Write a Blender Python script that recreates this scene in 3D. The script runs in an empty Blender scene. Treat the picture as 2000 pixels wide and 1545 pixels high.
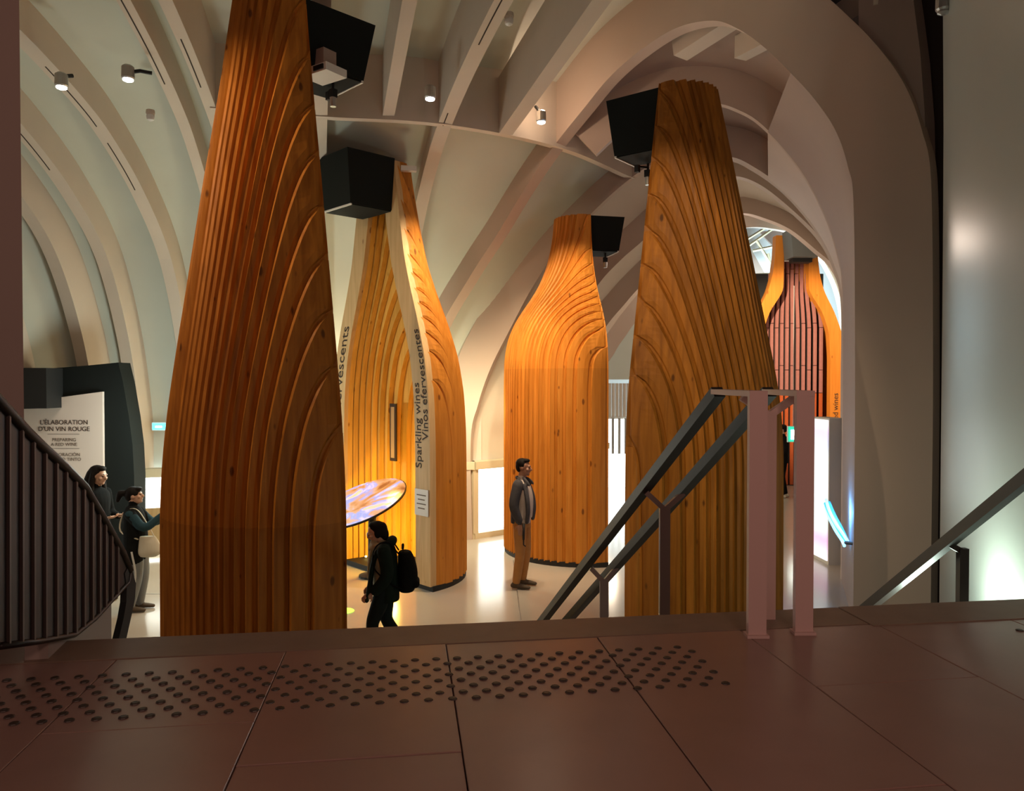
import bpy, bmesh, math, random
import numpy as np
from mathutils import Vector, Matrix
random.seed(7)
C = bpy.context.scene.collection
PI = math.pi

# ------------------------------------------------------------------ camera
F = 1500.0                       # focal length in pixels of the 2000 x 1545 frame
CZ = 2.85                        # eye height above the hall floor
TH = math.atan(27.5 / F)         # slight downward pitch
LZ = CZ - 1.05                   # landing level
cam_d = bpy.data.cameras.new('camera'); cam = bpy.data.objects.new('camera', cam_d); C.objects.link(cam)
cam_d.sensor_fit = 'HORIZONTAL'; cam_d.sensor_width = 36.0; cam_d.lens = 36.0 * F / 2000.0
cam_d.clip_start = 0.05; cam_d.clip_end = 200
cam.location = (0, 0, CZ); cam.rotation_euler = (PI / 2 - TH, 0, 0)
bpy.context.scene.camera = cam

# ------------------------------------------------------------------ world, exposure
sc = bpy.context.scene
sc.view_settings.view_transform = 'Standard'; sc.view_settings.look = 'None'
sc.view_settings.gamma = 1.0; sc.view_settings.use_curve_mapping = False
sc.view_settings.exposure = 0.18
w = bpy.data.worlds.new('world'); sc.world = w; w.use_nodes = True
w.node_tree.nodes['Background'].inputs[0].default_value = (1.0, 0.62, 0.50, 1)
w.node_tree.nodes['Background'].inputs[1].default_value = 0.16

def lamp(kind, name, loc, energy, color=(1, 1, 1), target=None, size=0.15, angle=60, blend=0.6):
    d = bpy.data.lights.new(name, kind); o = bpy.data.objects.new(name, d); C.objects.link(o)
    d.energy = energy; d.color = color
    if kind in ('SPOT', 'POINT'): d.shadow_soft_size = size
    if kind == 'SPOT': d.spot_size = math.radians(angle); d.spot_blend = blend
    if kind == 'AREA': d.size = size
    o.location = loc
    if target is not None:
        o.rotation_euler = (Vector(target) - Vector(loc)).to_track_quat('-Z', 'Y').to_euler()
    return o
WARM = (1.0, 0.74, 0.48); NEUT = (1.0, 0.86, 0.70); COOL = (0.86, 1.0, 0.95); ROSE = (1.0, 0.62, 0.5)
# ceiling spots over the hall (track lights of the vault, out of the picture)
lamp('SPOT', 'hall_spot', (-4.2, 5.2, 6.0), 280, WARM, (-2.2, 8.0, 2.8), 0.05, 92)
lamp('SPOT', 'hall_spot', (0.5, 10.0, 6.2), 760, WARM, (-1.3, 11.4, 2.2), 0.05, 76)
lamp('SPOT', 'hall_spot', (-0.2, 10.4, 6.2), 580, WARM, (1.1, 12.6, 2.2), 0.05, 70)
lamp('SPOT', 'hall_spot', (0.2, 5.2, 6.3), 260, WARM, (1.45, 8.6, 3.1), 0.05, 54)
lamp('SPOT', 'hall_spot', (4.6, 15.6, 5.7), 2600, WARM, (7.5, 20.4, 3.7), 0.05, 46)
lamp('POINT', 'wall_fill', (-0.9, 12.75, 2.3), 60, (1.0, 0.99, 0.66), size=0.2)  # unseen fill lamps added near the windows to brighten the vault
lamp('POINT', 'wall_fill', (-2.9, 12.75, 2.3), 66, (1.0, 0.99, 0.68), size=0.2)
lamp('POINT', 'wall_fill', (0.3, 13.9, 2.0), 40, (1.0, 0.96, 0.62), size=0.2)
lamp('POINT', 'vault_fill', (-4.6, 10.6, 2.2), 95, (0.88, 1.0, 0.92), size=0.3)  # point lights without fixtures, added to lift the vault
lamp('POINT', 'vault_fill', (1.9, 16.0, 1.4), 60, (1.0, 0.82, 0.62), size=0.3)
lamp('POINT', 'vault_fill', (5.0, 18.4, 5.9), 90, (1.0, 0.80, 0.66), size=0.3)
lamp('POINT', 'far_hall_fill', (8.2, 24.6, 4.6), 1000, (0.68, 0.92, 1.0), size=0.5)  # cool light added to brighten the far wall, no fixture there
# landing fill lamps, added behind and above the viewer to brighten posts and pillar
lamp('POINT', 'landing_fill', (1.4, -1.6, 4.6), 105, (1.0, 0.62, 0.5), size=0.3)
lamp('POINT', 'landing_fill', (-1.2, -1.2, 4.8), 45, (1.0, 0.62, 0.5), size=0.3)
lamp('POINT', 'added_wall_glint', (1.81, 10.2, 5.9), 4, (1.0, 0.76, 0.66), size=0.12)  # hidden lamp added so that its reflection glints on the glossy wall
lamp('POINT', 'stair_wall_glow', (2.62, 4.75, 1.42), 36, (0.8, 1.0, 0.85), size=0.1)

# ------------------------------------------------------------------ helpers
def ray(px, py):
    v = Vector(((px - 1000) / F, 0, 0)) + Vector((0, math.cos(TH), -math.sin(TH))) - (py - 772.5) / F * Vector((0, math.sin(TH), math.cos(TH)))
    return v
def at(px, py, Y):
    v = ray(px, py); v = v * (Y / v.y); return Vector((v.x, v.y, v.z + CZ))
def on_plane(px, py, p0, d):
    """hit of the sight line through a pixel with the vertical plane through plan point p0 along plan direction d"""
    n = Vector((-d[1], d[0], 0)); v = ray(px, py); o = Vector((0, 0, CZ))
    t = (Vector((p0[0], p0[1], 0)) - o).dot(n) / v.dot(n)
    return o + v * t
def on_level(px, py, z):
    v = ray(px, py); t = (z - CZ) / v.z; return Vector((v.x * t, v.y * t, z))

class MB:
    def __init__(s): s.v = []; s.f = []
    def add(s, vs, fs):
        n = len(s.v); s.v += [tuple(x) for x in vs]; s.f += [tuple(i + n for i in f) for f in fs]; return s
    def box(s, c, size, rz=0.0, M=None):
        hx, hy, hz = size[0] / 2, size[1] / 2, size[2] / 2
        vs = [Vector((x * hx, y * hy, z * hz)) for z in (-1, 1) for y in (-1, 1) for x in (-1, 1)]
        R = M if M else Matrix.Rotation(rz, 3, 'Z')
        return s.add([R @ v + Vector(c) for v in vs], [(0, 2, 3, 1), (4, 5, 7, 6), (0, 1, 5, 4), (1, 3, 7, 5), (3, 2, 6, 7), (2, 0, 4, 6)])
    def hexa(s, b, t):      # two quads, bottom and top
        return s.add(list(b) + list(t), [(3, 2, 1, 0), (4, 5, 6, 7), (0, 1, 5, 4), (1, 2, 6, 5), (2, 3, 7, 6), (3, 0, 4, 7)])
    def prism(s, poly, off):
        n = len(poly); off = Vector(off); p = [Vector(q) for q in poly]
        return s.add(p + [q + off for q in p], [tuple(range(n - 1, -1, -1)), tuple(range(n, 2 * n))] + [(i, (i + 1) % n, n + (i + 1) % n, n + i) for i in range(n)])
    def tube(s, pts, rad, n=10, cap=True, flat=None):
        pts = [Vector(p) for p in pts]; m = len(pts)
        if not hasattr(rad, '__len__'): rad = [rad] * m
        base = len(s.v); up = None; rings = []
        for i, p in enumerate(pts):
            t = (pts[min(i + 1, m - 1)] - pts[max(i - 1, 0)]).normalized()
            if up is None: up = Vector((0, 0, 1)) if abs(t.z) < .9 else Vector((0, 1, 0))
            a = t.cross(up).normalized(); b = a.cross(t).normalized(); up = b
            r = rad[i]; ra, rb = (r if hasattr(r, '__len__') else (r, r))
            s.v += [tuple(p + a * ra * math.cos(2 * PI * k / n) + b * rb * math.sin(2 * PI * k / n)) for k in range(n)]
        for i in range(m - 1):
            for k in range(n):
                k2 = (k + 1) % n
                s.f.append((base + i * n + k, base + i * n + k2, base + (i + 1) * n + k2, base + (i + 1) * n + k))
        if cap:
            s.f.append(tuple(base + k for k in range(n - 1, -1, -1))); s.f.append(tuple(base + (m - 1) * n + k for k in range(n)))
        return s
    def lathe(s, prof, c=(0, 0, 0), n=16, M=None):
        base = len(s.v); c = Vector(c)
        for (r, z) in prof:
            for k in range(n):
                v = Vector((r * math.cos(2 * PI * k / n), r * math.sin(2 * PI * k / n), z))
                s.v.append(tuple((M @ v if M else v) + c))
        for i in range(len(prof) - 1):
            for k in range(n):
                k2 = (k + 1) % n
                s.f.append((base + i * n + k, base + i * n + k2, base + (i + 1) * n + k2, base + (i + 1) * n + k))
        s.f.append(tuple(base + k for k in range(n - 1, -1, -1))); m = len(prof) - 1
        s.f.append(tuple(base + m * n + k for k in range(n)))
        return s
    def grid(s, rows):
        base = len(s.v); m = len(rows[0])
        for r in rows: s.v += [tuple(x) for x in r]
        for i in range(len(rows) - 1):
            for j in range(m - 1):
                a = base + i * m + j; s.f.append((a, a + 1, a + m + 1, a + m))
        return s
    def mesh(s, name, mat, smooth=False, fix=True):
        me = bpy.data.meshes.new(name); me.from_pydata(s.v, [], s.f)
        if fix:
            bm = bmesh.new(); bm.from_mesh(me); bmesh.ops.recalc_face_normals(bm, faces=bm.faces); bm.to_mesh(me); bm.free()
        if mat: me.materials.append(mat)
        if smooth: me.polygons.foreach_set('use_smooth', [True] * len(me.polygons))
        return me
    def build(s, name, mat, parent=None, smooth=False, fix=True):
        o = bpy.data.objects.new(name, s.mesh(name, mat, smooth, fix)); C.objects.link(o)
        if parent: o.parent = parent
        return o
def tag(o, label, cat, group=None, kind=None):
    o['label'] = label
    if cat: o['category'] = cat
    if group: o['group'] = group
    if kind: o['kind'] = kind
    return o
def thing(name, label, cat, loc=(0, 0, 0), rz=0, group=None, kind=None):
    o = bpy.data.objects.new(name, None); C.objects.link(o); o.location = loc; o.rotation_euler = (0, 0, rz); o.empty_display_size = .1
    return tag(o, label, cat, group, kind)
def inst(o, name=None, parent=None, loc=None):
    c = o.copy(); C.objects.link(c)
    if parent: c.parent = parent
    if loc is not None: c.location = loc
    return c
def spline(pts, n=8):
    """Catmull-Rom through points"""
    p = [np.array(q, float) for q in pts]; p = [2 * p[0] - p[1]] + p + [2 * p[-1] - p[-2]]; out = []
    for i in range(1, len(p) - 2):
        for k in range(n):
            t = k / n; a, b, c, d = p[i - 1], p[i], p[i + 1], p[i + 2]
            out.append(.5 * (2 * b + (c - a) * t + (2 * a - 5 * b + 4 * c - d) * t * t + (3 * b - a - 3 * c + d) * t ** 3))
    out.append(p[-2]); return out

# ------------------------------------------------------------------ materials
def mat(name, col, rough=.6, metal=0., emis=None, es=0., var=0., scale=6., bump=0., spec=.5, coat=0.):
    m = bpy.data.materials.new(name); m.use_nodes = True; nt = m.node_tree; b = nt.nodes['Principled BSDF']
    b.inputs['Base Color'].default_value = (*col, 1); b.inputs['Roughness'].default_value = rough; b.inputs['Metallic'].default_value = metal
    b.inputs['Specular IOR Level'].default_value = spec
    if coat: b.inputs['Coat Weight'].default_value = coat; b.inputs['Coat Roughness'].default_value = .12
    if emis: b.inputs['Emission Color'].default_value = (*emis, 1); b.inputs['Emission Strength'].default_value = es
    if var or bump:
        tc = nt.nodes.new('ShaderNodeTexCoord'); nz = nt.nodes.new('ShaderNodeTexNoise'); nz.inputs['Scale'].default_value = scale; nz.inputs['Detail'].default_value = 5
        nt.links.new(tc.outputs['Object'], nz.inputs['Vector'])
        if var:
            mx = nt.nodes.new('ShaderNodeMix'); mx.data_type = 'RGBA'
            mx.inputs[6].default_value = (*[c * (1 - var) for c in col], 1); mx.inputs[7].default_value = (*[min(1, c * (1 + var)) for c in col], 1)
            nt.links.new(nz.outputs['Fac'], mx.inputs[0]); nt.links.new(mx.outputs[2], b.inputs['Base Color'])
        if bump:
            bp = nt.nodes.new('ShaderNodeBump'); bp.inputs['Strength'].default_value = bump; bp.inputs['Distance'].default_value = .01
            nt.links.new(nz.outputs['Fac'], bp.inputs['Height']); nt.links.new(bp.outputs[0], b.inputs['Normal'])
    return m
def wood(name, c1, c2, knot, rough=.55, split=None):
    m = bpy.data.materials.new(name); m.use_nodes = True; nt = m.node_tree; N = nt.nodes.new; L = nt.links.new; b = nt.nodes['Principled BSDF']
    b.inputs['Roughness'].default_value = rough; b.inputs['Specular IOR Level'].default_value = .25
    tc = N('ShaderNodeTexCoord'); oi = N('ShaderNodeObjectInfo')
    off = N('ShaderNodeVectorMath'); off.operation = 'SCALE'; cmb = N('ShaderNodeCombineXYZ')
    L(oi.outputs['Random'], cmb.inputs[0]); L(oi.outputs['Random'], cmb.inputs[2]); L(cmb.outputs[0], off.inputs[0]); off.inputs['Scale'].default_value = 17.
    add = N('ShaderNodeVectorMath'); L(tc.outputs['Object'], add.inputs[0]); L(off.outputs[0], add.inputs[1])
    mp = N('ShaderNodeMapping'); mp.inputs['Scale'].default_value = (14, 14, .9); L(add.outputs[0], mp.inputs[0])
    nz = N('ShaderNodeTexNoise'); nz.inputs['Scale'].default_value = 1.3; nz.inputs['Detail'].default_value = 6; nz.inputs['Distortion'].default_value = .6; L(mp.outputs[0], nz.inputs['Vector'])
    mx = N('ShaderNodeMix'); mx.data_type = 'RGBA'; mx.inputs[6].default_value = (*c1, 1); mx.inputs[7].default_value = (*c2, 1)
    cr = N('ShaderNodeMapRange'); cr.inputs[1].default_value = .3; cr.inputs[2].default_value = .7; L(nz.outputs['Fac'], cr.inputs[0]); L(cr.outputs[0], mx.inputs[0])
    # knots
    mp2 = N('ShaderNodeMapping'); mp2.inputs['Scale'].default_value = (7.5, 7.5, 3.4); L(add.outputs[0], mp2.inputs[0])
    vo = N('ShaderNodeTexVoronoi'); vo.inputs['Scale'].default_value = 1.0; L(mp2.outputs[0], vo.inputs['Vector'])
    kr = N('ShaderNodeMapRange'); sp_ = N('ShaderNodeSeparateColor'); L(vo.outputs['Color'], sp_.inputs[0]); th = N('ShaderNodeMapRange'); th.inputs[1].default_value = .25; th.inputs[2].default_value = 1; th.inputs[3].default_value = .0; th.inputs[4].default_value = .21; L(sp_.outputs[0], th.inputs[0])
    wob = N('ShaderNodeMath'); wob.operation = 'MULTIPLY_ADD'; L(nz.outputs['Fac'], wob.inputs[0]); wob.inputs[1].default_value = .12; L(vo.outputs['Distance'], wob.inputs[2])
    dv_ = N('ShaderNodeMath'); dv_.operation = 'SUBTRACT'; L(wob.outputs[0], dv_.inputs[0]); L(th.outputs[0], dv_.inputs[1])
    kr.inputs[1].default_value = -.02; kr.inputs[2].default_value = .06; kr.inputs[3].default_value = .78; kr.inputs[4].default_value = 0; L(dv_.outputs[0], kr.inputs[0])
    mk = N('ShaderNodeMix'); mk.data_type = 'RGBA'; L(kr.outputs[0], mk.inputs[0]); L(mx.outputs[2], mk.inputs[6]); mk.inputs[7].default_value = (*knot, 1)
    # board tone
    rr = N('ShaderNodeMapRange'); rr.inputs[3].default_value = .86; rr.inputs[4].default_value = 1.14; L(oi.outputs['Random'], rr.inputs[0])
    tone = N('ShaderNodeVectorMath'); tone.operation = 'SCALE'; L(mk.outputs[2], tone.inputs[0]); L(rr.outputs[0], tone.inputs['Scale'])
    last = tone.outputs[0]
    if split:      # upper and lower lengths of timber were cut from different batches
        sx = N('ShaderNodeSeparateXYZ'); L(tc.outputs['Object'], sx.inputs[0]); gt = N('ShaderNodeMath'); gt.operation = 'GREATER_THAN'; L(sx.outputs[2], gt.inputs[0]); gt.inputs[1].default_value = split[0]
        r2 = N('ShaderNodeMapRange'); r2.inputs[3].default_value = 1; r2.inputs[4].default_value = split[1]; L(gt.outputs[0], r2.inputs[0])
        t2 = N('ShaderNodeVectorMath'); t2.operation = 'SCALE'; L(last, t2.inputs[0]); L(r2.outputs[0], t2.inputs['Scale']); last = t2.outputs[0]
    L(last, b.inputs['Base Color'])
    bp = N('ShaderNodeBump'); bp.inputs['Strength'].default_value = .25; bp.inputs['Distance'].default_value = .01; L(nz.outputs['Fac'], bp.inputs['Height']); L(bp.outputs[0], b.inputs['Normal'])
    return m

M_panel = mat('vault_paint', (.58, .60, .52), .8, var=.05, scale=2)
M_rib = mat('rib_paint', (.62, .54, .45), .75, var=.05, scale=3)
M_arch_shaded = mat('shaded_arch_paint', (.33, .25, .215), .75, var=.04, scale=2)  # arch paint darkened: shade on soffit and pillar is put into the colour
M_arch_lit = mat('lit_arch_paint', (.50, .40, .33), .75, var=.04, scale=2)  # same arch paint, lighter copy for the ribs and soffit that catch light
M_gloss = mat('glossy_white_wall', (.50, .53, .49), .3, var=.04, scale=2, spec=.6)
M_floor = mat('resin_floor', (.41, .375, .315), .17, var=.05, scale=1.5)
M_tile = mat('landing_stone', (.33, .20, .165), .28, var=.12, scale=5, bump=.05)
M_tile_edge = mat('landing_grout', (.03, .02, .016), .9)
M_nose = mat('nosing_stone', (.25, .165, .12), .5, var=.2, scale=9)
M_stud = mat('bronze_stud', (.06, .042, .034), .45, metal=.3)
M_rail = mat('brown_painted_steel', (.20, .135, .12), .45, metal=.2)
M_rail_shaded = mat('shaded_rail_steel', (.022, .015, .013), .5, spec=.35)  # same steel as the posts, shade of the undersides painted in
M_post_lit = mat('lit_rail_steel', (.66, .45, .41), .6)  # same steel as the rails, lightened for the light on the posts
M_black = mat('matt_black', (.008, .009, .009), .7)
M_hood = mat('black_hood', (.008, .011, .010), .8, spec=.2)
M_wood1 = wood('pine_shaded', (.26, .085, .008), (.42, .155, .018), (.05, .013, .002), split=(1.62, 1.2))  # pine darkened: weaker light on the near left bottle is in the colour
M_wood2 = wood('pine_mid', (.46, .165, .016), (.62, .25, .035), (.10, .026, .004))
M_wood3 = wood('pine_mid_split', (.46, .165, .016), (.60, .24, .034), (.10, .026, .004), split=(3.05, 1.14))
M_wood4 = wood('pine_shaded_brown', (.25, .088, .009), (.42, .158, .018), (.05, .015, .002))  # darker copy of the pine, dim light on the right bottle painted in
M_pale = wood('pine_pale', (.50, .33, .15), (.62, .43, .22), (.20, .09, .03))
M_inner = wood('pine_honey', (.60, .33, .06), (.74, .44, .10), (.2, .07, .01))
M_orange = wood('pine_orange', (.62, .21, .022), (.72, .27, .035), (.3, .09, .01))
M_slat = mat('brick_red_tile', (.36, .16, .145), .35, var=.15, scale=14)
M_slat_redlit = mat('red_lit_tile', (.45, .10, .03), .4, var=.15, scale=14)  # red glow on the lower tiles, put into a redder colour
M_white = mat('white_plastic', (.75, .74, .70), .5)
M_wall_far = mat('far_wall_paint', (.72, .76, .78), .8)
M_frame = mat('window_frame', (.62, .56, .40), .5)
M_day = mat('daylit_glass', (.9, .95, .95), .2, emis=(.92, 1, .97), es=3.8)
M_text = mat('dark_lettering', (.035, .022, .015), .8)
M_text2 = mat('grey_lettering', (.16, .13, .10), .8)
M_sign = mat('sign_board', (.70, .61, .53), .7)
M_chrome = mat('steel', (.5, .5, .48), .3, metal=.8)
M_bulb = mat('lamp_face', (1, 1, 1), .4, emis=(1, .97, .9), es=20)
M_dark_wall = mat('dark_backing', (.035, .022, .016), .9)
M_bal_slat = mat('balustrade_slat', (.07, .05, .044), .4, metal=.3)  # lighter than the panel: highlights along the slats are painted in
M_bal = mat('balustrade_bronze', (.018, .012, .010), .42, metal=.35)

# ------------------------------------------------------------------ hall floor
fl = tag(MB().box((3, 13, -.1), (36, 34, .2)).build('floor', M_floor), 'pale polished resin floor of the exhibition hall', 'floor', kind='structure')
jm = MB()
for (a, b) in (((1003, 1100), (1018, 1216)), ((300, 1160), (318, 1160))):
    A, B = on_level(*a, .002), on_level(*b, .002); d = (B - A).normalized(); q = d.cross(Vector((0, 0, 1))) * .006
    A -= d * .2; B += d * 1.0
    jm.hexa([A - q, A + q, B + q, B - q], [p + Vector((0, 0, .002)) for p in (A - q, A + q, B + q, B - q)])
jm.build('joint_strip', M_chrome, fl)

# ------------------------------------------------------------------ landing
e1 = Vector((.9906, .137, 0)); e2 = Vector((-.137, .9906, 0)); O = Vector((0, 3.088, 0))
def LP(a, b, z=0): return O + e1 * a - e2 * b + Vector((0, 0, LZ + z))     # a along the edge, b back towards the viewer
land = tag(MB().hexa([LP(-3.4, -.245, -1.8), LP(4.2, -.245, -1.8), LP(4.2, 6, -1.8), LP(-3.4, 6, -1.8)],
                     [LP(-3.4, -.245, -.03), LP(4.2, -.245, -.03), LP(4.2, 6, -.03), LP(-3.4, 6, -.03)]).build('floor_landing', M_tile_edge),
           'brown stone landing at the head of the stairs', 'floor', kind='structure')
def slab(a0, a1, b0, b1, z0, z1, name, m, g=.002, bev=.002):
    a0 += g; a1 -= g; b0 += g; b1 -= g
    mb = MB(); q = [(a0, b0), (a1, b0), (a1, b1), (a0, b1)]; qi = [(a0 + bev, b0 + bev), (a1 - bev, b0 + bev), (a1 - bev, b1 - bev), (a0 + bev, b1 - bev)]
    v = [LP(a, b, z0) for a, b in q] + [LP(a, b, z1 - bev) for a, b in q] + [LP(a, b, z1) for a, b in qi]
    f = [(3, 2, 1, 0), (8, 9, 10, 11)] + [(i, (i + 1) % 4, 4 + (i + 1) % 4, 4 + i) for i in range(4)] + [(4 + i, 4 + (i + 1) % 4, 8 + (i + 1) % 4, 8 + i) for i in range(4)]
    return mb.add(v, f).build(name, m, land)
cols = [-.267 + .62 * k for k in range(-5, 7)]
for i in range(len(cols) - 1):
    first = {3: .62, 4: .9}.get(i, [1.25, .6, 1.25][i % 3]); bs = [0.0, first]
    while bs[-1] < 5.5: bs.append(bs[-1] + 1.25)
    for j in range(len(bs) - 1):
        slab(cols[i], cols[i + 1], bs[j], bs[j + 1], -.03, 0 + random.uniform(-.0012, .0012), 'tile', M_tile)
for (a0, a1, z) in ((-3.4, 1.56, .002), (1.56, 4.2, .004)):
    slab(a0, a1, -.25, -.0 if a0 < 0 else .03, -.05, z, 'nosing_plank', M_nose, g=.003)
# tactile studs
sm = MB().lathe([(.016, 0), (.0145, .003), (.010, .0045)], n=8).mesh('stud', M_stud)
first = True; n_st = 0
for r in range(8):
    b = .164 + r * .053
    k = 0; a = -2.05 + (.0395 if r % 2 else 0)
    while a < 2.35:
        if a < .68 or a > 2.1:
            o = bpy.data.objects.new('stud', sm); C.objects.link(o); o.parent = land; o.location = LP(a, b, .0005); n_st += 1
        a += .079
# stairs
stairs = thing('stairs', 'brown stone flight of steps going down to the hall', 'stairs', kind='structure')
for k in range(10):
    z1 = -.1636 * (k + 1); b0 = -.275 - .235 * k
    MB().hexa([LP(-1.75, b0, -1.8), LP(2.75, b0, -1.8), LP(2.75, b0 - .235, -1.8), LP(-1.75, b0 - .235, -1.8)],
              [LP(-1.75, b0, z1), LP(2.75, b0, z1), LP(2.75, b0 - .25, z1), LP(-1.75, b0 - .25, z1)]).build('step', M_nose, stairs)

# ------------------------------------------------------------------ vault: ribs and panels
ceil = thing('ceiling', 'pale ribbed vault curving over the hall', 'ceiling', kind='structure')
zp = spline([(0, 0), (0.0, 1.3), (.14, 2.4), (.46, 3.6), (1.05, 4.75), (1.9, 5.5), (2.8, 6.0), (3.6, 6.28), (5.0, 6.55), (7.0, 6.72), (10.5, 6.8)], 8)[8:]
PR = np.array([q[0] for q in zp]); PZ = np.array([q[1] for q in zp])
def sect(pts, N, wd, depth, mb=None):
    """sweep a box of width wd (along N) and given depth (outwards) along planar points"""
    mb = mb or MB(); rows = []
    for i, p in enumerate(pts):
        t = (pts[min(i + 1, len(pts) - 1)] - pts[max(i - 1, 0)]).normalized(); out = N.cross(t).normalized()
        rows.append([p - N * wd / 2, p + N * wd / 2, p + N * wd / 2 + out * depth, p - N * wd / 2 + out * depth, p - N * wd / 2])
    mb.grid(rows); n = len(rows) * 5
    mb.f.append((0, 1, 2, 3)); mb.f.append((n - 5, n - 4, n - 3, n - 2)); return mb
def offs(pts, N, o):
    res = []
    for i, p in enumerate(pts):
        t = (pts[min(i + 1, len(pts) - 1)] - pts[max(i - 1, 0)]).normalized(); out = N.cross(t).normalized()
        res.append(p + out * (o[i] if hasattr(o, '__len__') else o))
    return res
def radial(base, d, rmax=9.0):
    d = Vector((d[0], d[1], 0)).normalized(); b = Vector((base[0], base[1], 0))
    pts = [b + d * float(r) + Vector((0, 0, float(z))) for r, z in zip(PR, PZ) if r <= rmax]
    N = Vector((0, 0, 1)).cross(d).normalized()
    # make sure 'out' = N x t points up/outwards
    t = (pts[6] - pts[5]).normalized()
    if N.cross(t).dot(Vector((-d.x, -d.y, .6))) < 0: N = -N
    return pts, N
ribs = [((-8.3, 9.9), (.0, -1)), ((-7.3, 11.3), (-.12, -.99)), ((-6.6, 12.15), (-.08, -.99)), ((-6.2, 12.7), (-.02, -1)), ((-5.42, 13.0), (.035, -1)), ((-4.8, 13.2), (.17, -.985)), ((-4.42, 13.3), (.172, -.985)),
        ((-3.4, 13.55), (.25, -.97)), ((-2.0, 13.8), (.304, -.953))]
RR = []
for i, (b, d) in enumerate(ribs):
    pts, N = radial(b, d); RR.append((pts, N))
    sect(pts, N, .19 if i not in (5, 6) else .14, .55 if i < 6 else .82).build('rib', M_rib, ceil)
for i, ra, rb in ((3, 2.2, 3.6), (4, 2.0, 2.9), (4, 3.0, 4.4), (5, 3.9, 6.2), (6, 3.9, 5.2), (8, 5.3, 7.0), (8, 3.55, 3.9)):
    pts, N = RR[i]; sub = [p for p, r in zip(pts, PR) if ra <= r <= rb]
    if len(sub) > 1: sect([p - Vector((0, 0, .004)) + N * .02 for p in sub], N, .014, .006).build('cable_slot', M_dark_wall, ceil)
iring = int(np.argmin(np.abs(PR - 3.62)))
def loft(A, B, name, m, i0=0, i1=None, nsub=3):
    i1 = i1 if i1 is not None else len(A) - 1
    rows = [[A[i].lerp(B[i], k / nsub) for k in range(nsub + 1)] for i in range(i0, i1 + 1)]
    return MB().grid(rows).build(name, m, ceil, smooth=True, fix=False)
for i in range(len(RR) - 1):
    (a, Na), (b, Nb) = RR[i], RR[i + 1]; n = min(len(a), len(b))
    if i < 6:
        loft(offs(a, Na, .40)[:n], offs(b, Nb, .40)[:n], 'vault_panel', M_panel)
    else:
        loft(offs(a, Na, .22)[:n], offs(b, Nb, .22)[:n], 'vault_panel', M_panel, 0, iring)
        loft(offs(a, Na, .78)[:n], offs(b, Nb, .78)[:n], 'ceiling_panel', M_panel, iring, n - 1)
# big cross arches, each planar
def arch(left, right, px, zl=0.0, smooth=10):
    d = Vector((right[0] - left[0], right[1] - left[1], 0)).normalized(); d2 = (d.x, d.y)
    pts = [on_plane(x, y, left, d2) for x, y in px]
    rb = Vector((right[0], right[1], 0))
    if zl is not None: pts = [Vector((left[0], left[1], zl))] + pts
    top = pts[-1].z
    pts += [rb + Vector((0, 0, top * .6)), rb + Vector((0, 0, top * .25)), rb]
    sp = [Vector(q) for q in spline([tuple(p) for p in pts], smooth)]
    N = Vector((0, 0, 1)).cross(d).normalized()
    if N.cross(d).z < 0: N = -N
    return sp, N
A1 = arch((-1.5, 13.85), (3.84, 8.5), [(845, 760), (866, 650), (925, 545), (980, 460), (1035, 370), (1090, 290), (1150, 215), (1200, 155), (1260, 103), (1330, 60), (1400, 46), (1450, 62), (1500, 97), (1550, 145), (1600, 200), (1640, 260), (1664, 330), (1675, 410)])
A1b = arch((1.3, 11.65), (4.74, 11.0), [(1165, 304), (1190, 280), (1222, 251), (1270, 222), (1330, 203), (1400, 205), (1440, 217), (1480, 240), (1530, 290), (1575, 350), (1615, 430), (1638, 505), (1646, 570)], None)
A2 = arch((-.7, 13.9), (5.6, 13.0), [(922, 860), (936, 790), (960, 720), (1000, 640), (1040, 565), (1090, 490), (1150, 425), (1215, 365), (1277, 322), (1340, 302), (1425, 310), (1470, 330), (1520, 365), (1565, 410), (1603, 462), (1630, 520), (1646, 590)])
A3 = arch((.3, 14.7), (6.46, 15.0), [(1075, 760), (1110, 650), (1165, 560), (1210, 510), (1260, 466), (1330, 400), (1385, 358), (1430, 346), (1480, 362), (1540, 408), (1600, 468), (1632, 530), (1646, 600)])
A4 = arch((1.0, 15.7), (7.54, 17.5), [(1130, 760), (1150, 700), (1180, 640), (1215, 597), (1248, 560), (1320, 490), (1390, 432), (1445, 418), (1490, 428), (1540, 450), (1590, 490), (1625, 523), (1646, 580)])
A5 = arch((1.6, 16.9), (10.4, 24.0), [(1160, 765), (1195, 690), (1218, 655), (1240, 625), (1320, 530), (1400, 462), (1450, 446), (1500, 447), (1560, 464), (1610, 520), (1640, 600)])
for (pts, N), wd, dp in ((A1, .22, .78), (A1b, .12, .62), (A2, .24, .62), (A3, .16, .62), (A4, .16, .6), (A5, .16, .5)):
    sect(pts, N, wd, dp).build('arch_rib', M_arch_lit, ceil, smooth=False)
def resample(pts, n):
    a = np.array([tuple(p) for p in pts]); s = np.concatenate([[0], np.cumsum(np.linalg.norm(np.diff(a, axis=0), axis=1))]); s /= s[-1]
    t = np.linspace(0, 1, n); return [Vector((np.interp(x, s, a[:, 0]), np.interp(x, s, a[:, 1]), np.interp(x, s, a[:, 2]))) for x in t]
def nearest_i(pts, p): return min(range(len(pts)), key=lambda i: (pts[i] - p).length)
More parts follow.
